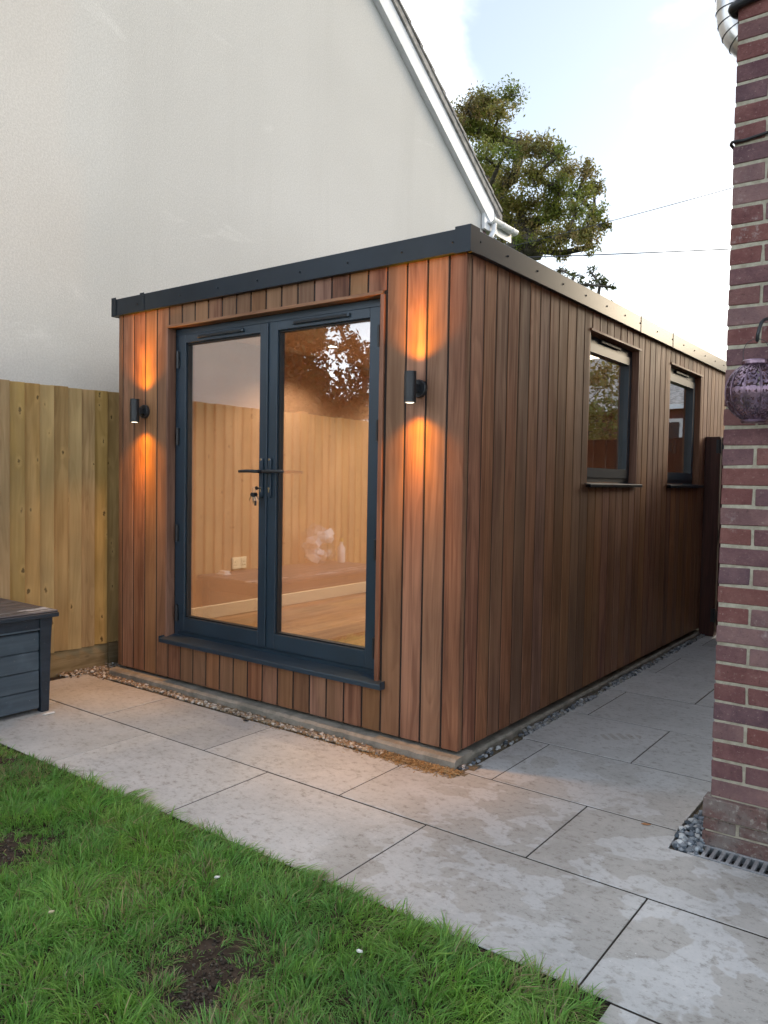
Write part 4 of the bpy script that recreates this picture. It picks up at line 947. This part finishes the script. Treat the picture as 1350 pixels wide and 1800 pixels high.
def tree(name, label, root_pts, clumps, r_trunk, per, size, cols, sd, group=None):
    t = thing(name, root_pts[0], label, 'tree', group); tr, lm = grow(root_pts, clumps, r_trunk, sd)
    tr.build('trunk', 'bark', t, smooth=True); lm.build('limbs', 'bark', t, smooth=True)
    V, F, C = leaf_cloud(clumps, per, size, cols, sd); o = raw_mesh('crown', V, F, 'leaf', None, C); o.parent = t; o.location = -t.location
    return t
OAK = [(0.16, 0.21, 0.03), (0.20, 0.225, 0.035), (0.14, 0.18, 0.035), (0.24, 0.19, 0.06), (0.26, 0.175, 0.08), (0.165, 0.195, 0.04), (0.21, 0.18, 0.03)]
oak = [(-14.71, 24.16, 16.12, 0.64), (-14.5, 25.14, 16.55, 0.79), (-13.4, 24.58, 15.83, 0.56), (-14.99, 25.33, 15.84, 0.79), (-14.22, 25.4, 15.33, 0.72), (-13.56, 23.61, 13.79, 0.68), (-12.49, 23.44, 13.59, 0.59), (-13.15, 26.08, 14.97, 0.65), (-11.48, 24.23, 13.83, 0.67), (-10.75, 24.15, 13.32, 0.59), (-11.37, 26.59, 13.72, 0.63), (-9.94, 24.9, 12.77, 0.52), (-10.08, 26.08, 12.64, 0.49), (-10.27, 24.92, 12.12, 0.66), (-11.31, 25.45, 12.7, 0.73), (-11.52, 23.88, 12.68, 0.7), (-13.16, 25.43, 13.52, 0.75), (-14.2, 26.18, 13.4, 0.77), (-12.94, 25.07, 12.25, 0.73), (-12.42, 25.77, 12.35, 0.74), (-11.45, 25.55, 11.78, 0.73), (-9.78, 23.6, 10.92, 0.62), (-9.95, 25.83, 11.57, 0.53), (-9.38, 25.29, 10.9, 0.33), (-9.65, 24.36, 10.4, 0.57), (-9.93, 23.5, 10.12, 0.55), (-10.28, 26.17, 10.43, 0.43), (-11.25, 24.91, 10.6, 0.66), (-12.61, 25.7, 11.47, 0.69), (-13.65, 26.21, 11.79, 0.63), (-12.21, 25.69, 10.51, 0.48), (-11.53, 26.35, 10.45, 0.39), (-12.44, 24.66, 10.52, 0.52)]
rs_ = random.Random(5)
for k in range(34):
    a = rs_.uniform(0, 6.28); rr = rs_.uniform(1.0, 4.2); oak.append((-17.2+rr*math.cos(a)*0.9, 26.0+rr*math.sin(a)*0.8, rs_.uniform(10.5, 17.2), rs_.uniform(0.6, 0.85)))
tree('oak_tree', 'tall autumn oak tree with browning leaves rising behind the gable and garden room', [(-14.6, 25.5, -0.1), (-14.5, 25.4, 3.0), (-14.3, 25.3, 6.5), (-13.9, 25.2, 9.3)], oak, 0.42, 900, 0.072, OAK, 11)
low = [(-7.43, 17.36, 7.2, 0.27), (-6.83, 16.93, 6.86, 0.29), (-6.59, 17.52, 7.03, 0.25), (-6.31, 17.45, 6.68, 0.3), (-5.63, 16.52, 6.32, 0.16), (-6.34, 16.56, 6.49, 0.24), (-6.86, 16.66, 6.51, 0.29)]
for k in range(22):
    a = rs_.uniform(0, 6.28); rr = rs_.uniform(0, 1.0); low.append((-7.0+rr*math.cos(a), 17.1+rr*math.sin(a), rs_.uniform(4.2, 6.2), rs_.uniform(0.4, 0.6)))
tree('young_tree', 'smaller green tree just showing above the roof fascia', [(-6.9, 17.1, -0.1), (-6.9, 17.1, 2.0), (-6.85, 17.1, 4.0)], low, 0.14, 420, 0.06, [(0.07, 0.085, 0.03), (0.085, 0.10, 0.03), (0.10, 0.095, 0.04)], 12)
def ball(cx, cy_, cz, rx, rz, n, r0, r1, sd):
    q = random.Random(sd); out = []
    for k in range(n):
        d = Vector((q.gauss(0, 1), q.gauss(0, 1), q.gauss(0, 1))).normalized()*q.uniform(0.35, 1.0); out.append((cx+d.x*rx, cy_+d.y*rx, cz+d.z*rz, q.uniform(r0, r1)))
    return out
DK = [(0.045, 0.055, 0.016), (0.06, 0.065, 0.02), (0.075, 0.06, 0.025)]
tree('garden_tree', 'dark leafy tree behind the lawn, mirrored in the right door', [(-13.4, -12, -0.1), (-13.3, -12, 1.2), (-13.3, -12, 2.2)], ball(-13.0, -12, 4.1, 2.7, 2.5, 60, 0.55, 0.8, 2)+[(-10.7, -12, 4.6, 0.45), (-10.3, -12.2, 3.9, 0.45), (-10.2, -12, 3.2, 0.5), (-10.9, -11.8, 5.2, 0.35), (-10.5, -12, 2.6, 0.6)], 0.26, 420, 0.085, DK, 13)
GRN = [(0.13, 0.17, 0.04), (0.18, 0.19, 0.05), (0.21, 0.18, 0.06)]
tree('back_garden_tree', 'loose green tree beyond the house, mirrored in the nearer side window', [(5.6, 15.2, -0.1), (5.6, 15.2, 0.8), (5.6, 15.2, 1.4)], ball(6.3, 15.2, 2.6, 2.0, 1.8, 40, 0.5, 0.75, 4), 0.16, 380, 0.075, GRN, 14)

# ---- house beyond, seen only mirrored in the far side window
fh = thing('far_house', (5.5, 22.5, 0), 'brick house with white gutter and bay, mirrored in the farther side window', 'house')
bx('wall', 1.0, 11.0, 20.0, 26.0, -0.05, 3.6, 'brick', fh)
MB().prism([(19.6, 3.55), (26.4, 3.55), (23.0, 5.6)], 0, 0.7, 11.3).build('roof', 'roof_tile', fh)
bx('gutter', 0.7, 11.3, 19.48, 19.6, 3.45, 3.57, 'white_pvc', fh)
for x in (2.2, 4.6, 7.2):
    wv = bx('window', x, x+1.5, 19.93, 20.0, 2.0, 3.2, 'white_pvc', fh)
    for k in range(2): bx('pane', x+0.08+k*0.71, x+0.71+k*0.71, 19.915, 19.93, 2.1, 3.1, 'gasket', wv)
    bx('sill', x-0.06, x+1.56, 19.85, 19.999, 1.90, 1.985, 'white_pvc', wv)

# ---- overhead wires
w1 = MB().tube([(-14.5+ (k/16)*22, 22.0-(k/16)*1.5, 9.45+(k/16)*2.4*0.62-0.25*math.sin(math.pi*k/16)) for k in range(17)], 0.010, 6).build('overhead_wire', 'wire', None)
tag(w1, 'thin overhead wire slanting up from the oak to the brick corner', 'wire')
w2 = MB().tube([(-14.0+(k/16)*20, 15.4-(k/16)*1.0, 7.95-(k/16)*2.55-0.12*math.sin(math.pi*k/16)) for k in range(17)], 0.012, 6).build('overhead_wire', 'wire', None)
tag(w2, 'lower overhead wire running level above the garden room roof', 'wire')

# ================================================================== GRASS
def make_grass():
    rs = np.random.RandomState(21)
    soil = [(0.25, -1.70, 0.13, 0.085, 1.9), (-0.80, -1.72, 0.14, 0.06, 2.2), (0.33, -1.82, 0.075, 0.06, 0.6), (-1.74, -1.32, 0.13, 0.05, 0.3)]
    N = 150000
    x = rs.uniform(-2.25, 1.19, N); y = rs.uniform(-3.0, -1.17, N)
    ed = np.array([lawn_edge(v) for v in np.linspace(-2.3, 1.3, 400)]); e = np.interp(x, np.linspace(-2.3, 1.3, 400), ed)
    rg = np.array([lawn_right(v) for v in np.linspace(-3.1, -1.1, 200)]); r_ = np.interp(y, np.linspace(-3.1, -1.1, 200), rg)
    corner = (x-1.11 > 0) & (y+1.24 > 0) & ((x-1.11)**2/0.06**2+(y+1.24)**2/0.055**2 > 1)
    keep = (y < e) & (x < r_) & ~corner & ~((x < -2.17) & (y < -0.7) & (y > -2.27))
    for (cx, cy_, a, b, an) in soil:
        ca, sa = math.cos(an), math.sin(an); u = ((x-cx)*ca+(y-cy_)*sa)/a; v = ((y-cy_)*ca-(x-cx)*sa)/b
        wob = 0.3*np.sin(np.arctan2(v, u)*5+1)+0.15*np.sin(np.arctan2(v, u)*9)
        keep &= ~((np.hypot(u, v)+wob < 1.0) & (rs.uniform(0, 1, N) > 0.04))
    x, y = x[keep], y[keep]; n = len(x)
    st0 = np.zeros(n, dtype=bool)
    for (cx, cy_, a, b, an) in soil: st0 |= np.hypot((x-cx)/(a*1.5), (y-cy_)/(a*1.5)) < 1.0
    # tufts with a common lean
    tx = rs.uniform(-2.4, 1.3, 2600); ty = rs.uniform(-3.1, -1.1, 2600); tl = rs.normal(size=(2600, 2))*0.7+np.array([0.25, 0.1]); th_ = rs.uniform(0.65, 1.25, 2600); tcv = rs.uniform(0, 1, 2600)
    gx = ((x+2.4)/0.05).astype(int); gi = np.zeros(n, dtype=int)
    for s0 in range(0, n, 4000):
        d = (x[s0:s0+4000, None]-tx[None])**2+(y[s0:s0+4000, None]-ty[None])**2; gi[s0:s0+4000] = d.argmin(1)
    dc = np.stack([x-tx[gi], y-ty[gi]], 1)
    lean = tl[gi]*0.85+dc*12+rs.normal(size=(n, 2))*0.5+np.where(y > -1.30, 1, 0)[:, None]*np.array([0.15, 0.55])
    h = rs.uniform(0.026, 0.060, n)*th_[gi]; wd = rs.uniform(0.0010, 0.0023, n)
    big = np.array([mnoise.noise(Vector((a*1.7, b*1.7, 4))) for a, b in zip(x, y)])
    h *= 1+0.35*big
    z0 = np.array([lawn_z(a, b) for a, b in zip(x, y)])-0.004; h[st0] *= 0.55
    ang = rs.uniform(0, 6.28, n); sx = np.cos(ang)*wd; sy = np.sin(ang)*wd
    rows = []
    ts = (0.0, 0.45, 0.8, 1.0); wf = (1.0, 0.95, 0.6, 0.0)
    ln = h*1.35
    lm = np.hypot(lean[:, 0], lean[:, 1]); lim = np.minimum(1, 1.5/np.maximum(lm, 1e-6)); lean = lean*lim[:, None]
    V = np.zeros((n, 7, 3))
    for k, (t, f) in enumerate(zip(ts, wf)):
        cx = x+lean[:, 0]*ln*(t**1.7)*0.75; cy_ = y+lean[:, 1]*ln*(t**1.7)*0.75; cz = z0+ln*t*np.maximum(0.16, 1-0.42*np.hypot(lean[:, 0], lean[:, 1])*t)
        if k < 3: V[:, 2*k] = np.stack([cx-sx*f, cy_-sy*f, cz], 1); V[:, 2*k+1] = np.stack([cx+sx*f, cy_+sy*f, cz], 1)
        else: V[:, 6] = np.stack([cx, cy_, cz], 1)
    b0 = np.arange(n)*7
    T = np.concatenate([np.stack([b0+a, b0+b, b0+c], 1) for a, b, c in ((0, 1, 3), (0, 3, 2), (2, 3, 5), (2, 5, 4), (4, 5, 6))])
    base = np.array([0.19, 0.44, 0.085]); alt = np.array([0.35, 0.55, 0.13]); dark = np.array([0.12, 0.29, 0.085]); straw = np.array([0.40, 0.34, 0.18])
    m1 = np.clip(tcv[gi]*0.7+rs.normal(size=n)*0.25, 0, 1)[:, None]
    C = base*(1-m1)+alt*m1; dk = np.clip(0.5-big*1.3, 0, 1)[:, None]; C = C*(1-dk*0.55)+dark*dk*0.55
    st = rs.uniform(0, 1, n) < 0.05+0.06*np.clip(-y-1.15 < 0.12, 0, 1)
    for (cx, cy_, a, b, an) in soil: st |= (np.hypot((x-cx)/(a*1.7), (y-cy_)/(b*1.9)) < 1.15) & (rs.uniform(0, 1, n) < 0.16)
    b2 = np.array([mnoise.noise(Vector((a*2.6, b*2.6, 14))) for a, b in zip(x, y)]); st |= (b2 > 0.22) & (rs.uniform(0, 1, n) < 0.22)
    yl = (b2 < -0.15)[:, None]; C = np.where(yl, C*np.array([1.15, 1.08, 0.9]), C)
    C[st] = straw*rs.uniform(0.6, 1.2, (st.sum(), 1)); C = C*rs.uniform(0.7, 1.3, (n, 1))
    CV = np.repeat(C[:, None, :], 7, 1); 
    o = raw_mesh('lawn_grass', V.reshape(-1, 3), T, 'grass', None, CV.reshape(-1, 3))
    tag(o, 'rough green lawn grass with bare soil patches in front of the paving', 'grass', kind='stuff')
    # coarser blades over the rest of the lawn
    n = 42000; x = rs.uniform(-2.85, 1.15, n); y = rs.uniform(-9, -2.95, n); h = rs.uniform(0.03, 0.07, n); an = rs.uniform(0, 6.28, n); w_ = 0.005
    z0 = -0.01; V = np.stack([np.stack([x-np.cos(an)*w_, y-np.sin(an)*w_, np.full(n, z0)], 1), np.stack([x+np.cos(an)*w_, y+np.sin(an)*w_, np.full(n, z0)], 1), np.stack([x+rs.normal(size=n)*0.02, y+rs.normal(size=n)*0.02, z0+h], 1)], 1)
    C = np.repeat((base*rs.uniform(0.6, 1.4, (n, 1)))[:, None], 3, 1)
    o = raw_mesh('far_lawn_grass', V.reshape(-1, 3), np.arange(n*3).reshape(n, 3), 'grass', None, C.reshape(-1, 3)); tag(o, 'lawn grass further down the garden behind the viewer', 'grass', kind='stuff')
make_grass()

# ================================================================== GRAVEL, CHIPS
def stones(name, pts, cols, label, sd, flat=0.7):
    rs = np.random.RandomState(sd); ico = bmesh.new(); bmesh.ops.create_icosphere(ico, subdivisions=1, radius=1.0); bv = np.array([v.co[:] for v in ico.verts]); bf = np.array([[v.index for v in f.verts] for f in ico.faces]); ico.free()
    V = []; F = []; C = []; k = 0
    for (x, y, z, s_) in pts:
        j = bv*(1+rs.normal(size=(len(bv), 1))*0.16)*np.array([1, rs.uniform(0.6, 1), rs.uniform(flat-0.2, flat+0.1)]); a = rs.uniform(0, 6.28); t = rs.uniform(-0.6, 0.6)
        Rz = np.array([[math.cos(a), -math.sin(a), 0], [math.sin(a), math.cos(a), 0], [0, 0, 1]]); Rx = np.array([[1, 0, 0], [0, math.cos(t), -math.sin(t)], [0, math.sin(t), math.cos(t)]])
        V.append((j*s_)@(Rz@Rx).T+np.array([x, y, z])); F.append(bf+k); k += len(bv); c = np.array(cols[rs.randint(len(cols))])*rs.uniform(0.75, 1.2); C.append(np.tile(c, (len(bv), 1)))
    o = raw_mesh(name, np.concatenate(V), np.concatenate(F), 'stones', None, np.concatenate(C)); tag(o, label, 'soil' if 'soil' in name else 'gravel', kind='stuff'); return o
rs = random.Random(31); pts = []
for k in range(1500):
    x = rs.uniform(-2.85, -0.35); c = 0.5+0.5*mnoise.noise(Vector((x*2.2, 3, 1)))
    if rs.random() > (0.30+c): continue
    y = SE+0.006+abs(rs.gauss(0, 0.030)); 
    if x < -2.55: y = rs.uniform(SE-0.03, 0.02)
    if y > -0.055 and x > -2.6: continue
    s_ = rs.choice((0.004, 0.006, 0.008, 0.010, 0.013)); pts.append((x, y, 0.000+s_*0.35+rs.uniform(0, 0.004), s_))
for k in range(160):
    y = rs.uniform(-0.28, 0.14); x = rs.gauss(-2.84, 0.035); s_ = rs.uniform(0.005, 0.015); pts.append((max(x, -2.905), y, s_*0.5, s_))
TAN = [(0.36, 0.30, 0.22), (0.46, 0.42, 0.36), (0.28, 0.22, 0.15), (0.22, 0.19, 0.16), (0.55, 0.52, 0.47), (0.30, 0.20, 0.12)]
stones('gravel', pts, TAN, 'tan and white gravel along the foot of the garden room front', 1)
pts = []
for k in range(2600):
    y = rs.uniform(-0.03, 4.2); x = rs.uniform(0.024, 0.062-0.006*y/4)
    c = mnoise.noise(Vector((y*1.6, 9, 1)))
    if rs.random() < (0.85 if c < 0.0 else 0.25): continue
    s_ = rs.choice((0.004, 0.007, 0.009, 0.012, 0.015)); pts.append((x+rs.uniform(0, .012)-0.006, y, -0.006+s_*0.5+rs.uniform(0, 0.006), s_))
GREY = [(0.20, 0.215, 0.235), (0.32, 0.335, 0.35), (0.11, 0.125, 0.145), (0.42, 0.43, 0.43), (0.26, 0.25, 0.22), (0.07, 0.08, 0.09)]
stones('gravel', pts, GREY, 'grey gravel strip between the alley paving and the cedar side wall', 2)
pts = []
for k in range(420):
    y = rs.uniform(-0.195, 0.9) if k > 230 else rs.uniform(-0.20, 0.12); x = rs.uniform(1.045, 1.128) if y < -0.1 else rs.uniform(1.03, 1.128)
    s_ = rs.uniform(0.007, 0.0165); pts.append((x, y, -0.012+s_*0.45+rs.uniform(0, 0.014), s_))
stones('gravel', pts, [(0.16, 0.185, 0.215), (0.30, 0.335, 0.36), (0.08, 0.10, 0.12), (0.48, 0.50, 0.50), (0.22, 0.24, 0.26)], 'blue-grey slate chippings in the gap at the foot of the brick corner', 3, 0.75)
pts = []
for (cx, cy_, a_) in ((0.25, -1.70, 0.14), (0.33, -1.82, 0.08), (-0.80, -1.72, 0.14)):
    for k in range(260):
        x = rs.gauss(cx, a_*0.55); y = rs.gauss(cy_, a_*0.55); s_ = rs.choice((0.002, 0.003, 0.004, 0.006)); pts.append((x, y, lawn_z(x, y)+s_*0.4, s_))
stones('soil_crumbs', pts, [(0.05, 0.036, 0.026), (0.075, 0.055, 0.04), (0.035, 0.025, 0.018), (0.10, 0.08, 0.06)], 'crumbs of dark soil on the bare patches of the lawn', 4, 0.8)
# wood chips and sawdust at the room corner
def chips():
    rs = np.random.RandomState(8); n = 2200; x = rs.uniform(-1.3, 0.075, n); x[:1700] = 0.07-np.abs(rs.normal(size=1700))*0.32; y = SE+0.022+rs.normal(size=n)*0.026; y = np.where(x > -0.03, y+rs.uniform(0, 0.03, n), y)
    k = (y < -0.062) & (x < 0.082); x, y = x[k], y[k]; n = len(x)
    l = rs.uniform(0.003, 0.010, n); w_ = rs.uniform(0.0008, 0.0022, n); a = rs.uniform(0, 6.28, n); z = rs.uniform(0.001, 0.009, n)*np.where(y < SE, 0.35, 1); t = rs.normal(size=n)*0.25
    dx, dy = np.cos(a)*l, np.sin(a)*l; px, py = -np.sin(a)*w_, np.cos(a)*w_; V = []
    for hh in (0, 0.0009):
        V += [np.stack([x-dx+px, y-dy+py, z-t*l+hh], 1), np.stack([x+dx+px, y+dy+py, z+t*l+hh], 1), np.stack([x+dx-px, y+dy-py, z+t*l+hh], 1), np.stack([x-dx-px, y-dy-py, z-t*l+hh], 1)]
    V = np.stack(V, 1); b = (np.arange(n)*8)[:, None]; F = np.concatenate([b+np.array(q) for q in ((0, 1, 2, 3), (7, 6, 5, 4), (0, 4, 5, 1), (1, 5, 6, 2), (2, 6, 7, 3), (3, 7, 4, 0))])
    C = np.array([(0.42, 0.27, 0.12), (0.5, 0.36, 0.19), (0.30, 0.17, 0.07)])[rs.randint(0, 3, n)]*rs.uniform(0.7, 1.2, (n, 1))
    o = raw_mesh('wood_chips', V.reshape(-1, 3), F, 'stones', None, np.repeat(C, 8, 0)); tag(o, 'pale wood shavings and sawdust at the foot of the front corner', 'wood chips', kind='stuff')
chips()

# ---- small litter
def scrap(name, label, cat, x, y, z, pts, h, mat, rot=0.0):
    m = MB(); n = len(pts); ca, sa = math.cos(rot), math.sin(rot)
    P = [(x+a*ca-b*sa, y+a*sa+b*ca) for a, b in pts]
    for q, (a, b) in enumerate(P): m.v.append((a, b, z+0.25*h*((q*37) % 5)/5))
    for q, (a, b) in enumerate(P): m.v.append((a, b, z+h+0.5*h*((q*53) % 7)/7))
    m.f.append(tuple(range(n-1, -1, -1))); m.f.append(tuple(range(n, 2*n)))
    for q in range(n): m.f.append((q, (q+1) % n, n+(q+1) % n, n+q))
    return tag(m.build(name, mat, None), label, cat)
MAT['dry_leaf'] = plain('dry_leaf', (0.36, 0.17, 0.07), 0.7); MAT['pale_leaf'] = plain('pale_leaf', (0.62, 0.52, 0.34), 0.7)
LF = [(-0.018, 0.0), (-0.008, 0.008), (0.004, 0.007), (0.018, 0.001), (0.005, -0.008), (-0.009, -0.006)]
scrap('dry_leaf', 'small orange dry leaf on the paving joint near the drain', 'leaf', 0.905, -0.075, 0.002, LF, 0.002, 'dry_leaf', 0.4)
scrap('plastic_scrap', 'torn white plastic strip at the foot of the storage box', 'litter', -2.155, -0.772, 0.002, [(-0.008, -0.03), (0.008, -0.028), (0.010, 0.0), (0.016, 0.028), (0.004, 0.03), (-0.006, 0.004)], 0.006, 'white_plastic', 0.1)
scrap('black_scrap', 'small black scrap on the paving below the door sill', 'litter', -1.235, -0.165, 0.002, [(-0.015, -0.005), (0.014, -0.007), (0.016, 0.003), (-0.013, 0.006)], 0.004, 'black', 0.2)
for (x, y, lab, r_) in ((-0.255, -1.862, 'pale fallen leaf on the grass left of the bare soil', 1.2), (0.575, -1.45, 'pale pebble-like scrap in the grass near the paving edge', 0.3), (-0.03, -1.425, 'whitish scrap in the grass above the bare soil', 0.8)):
    scrap('pale_scrap', lab, 'litter', x, y, 0.035, [(a*0.5, b*0.6) for a, b in LF], 0.004, 'pale_leaf' if 'leaf' in lab else 'white_plastic', r_)
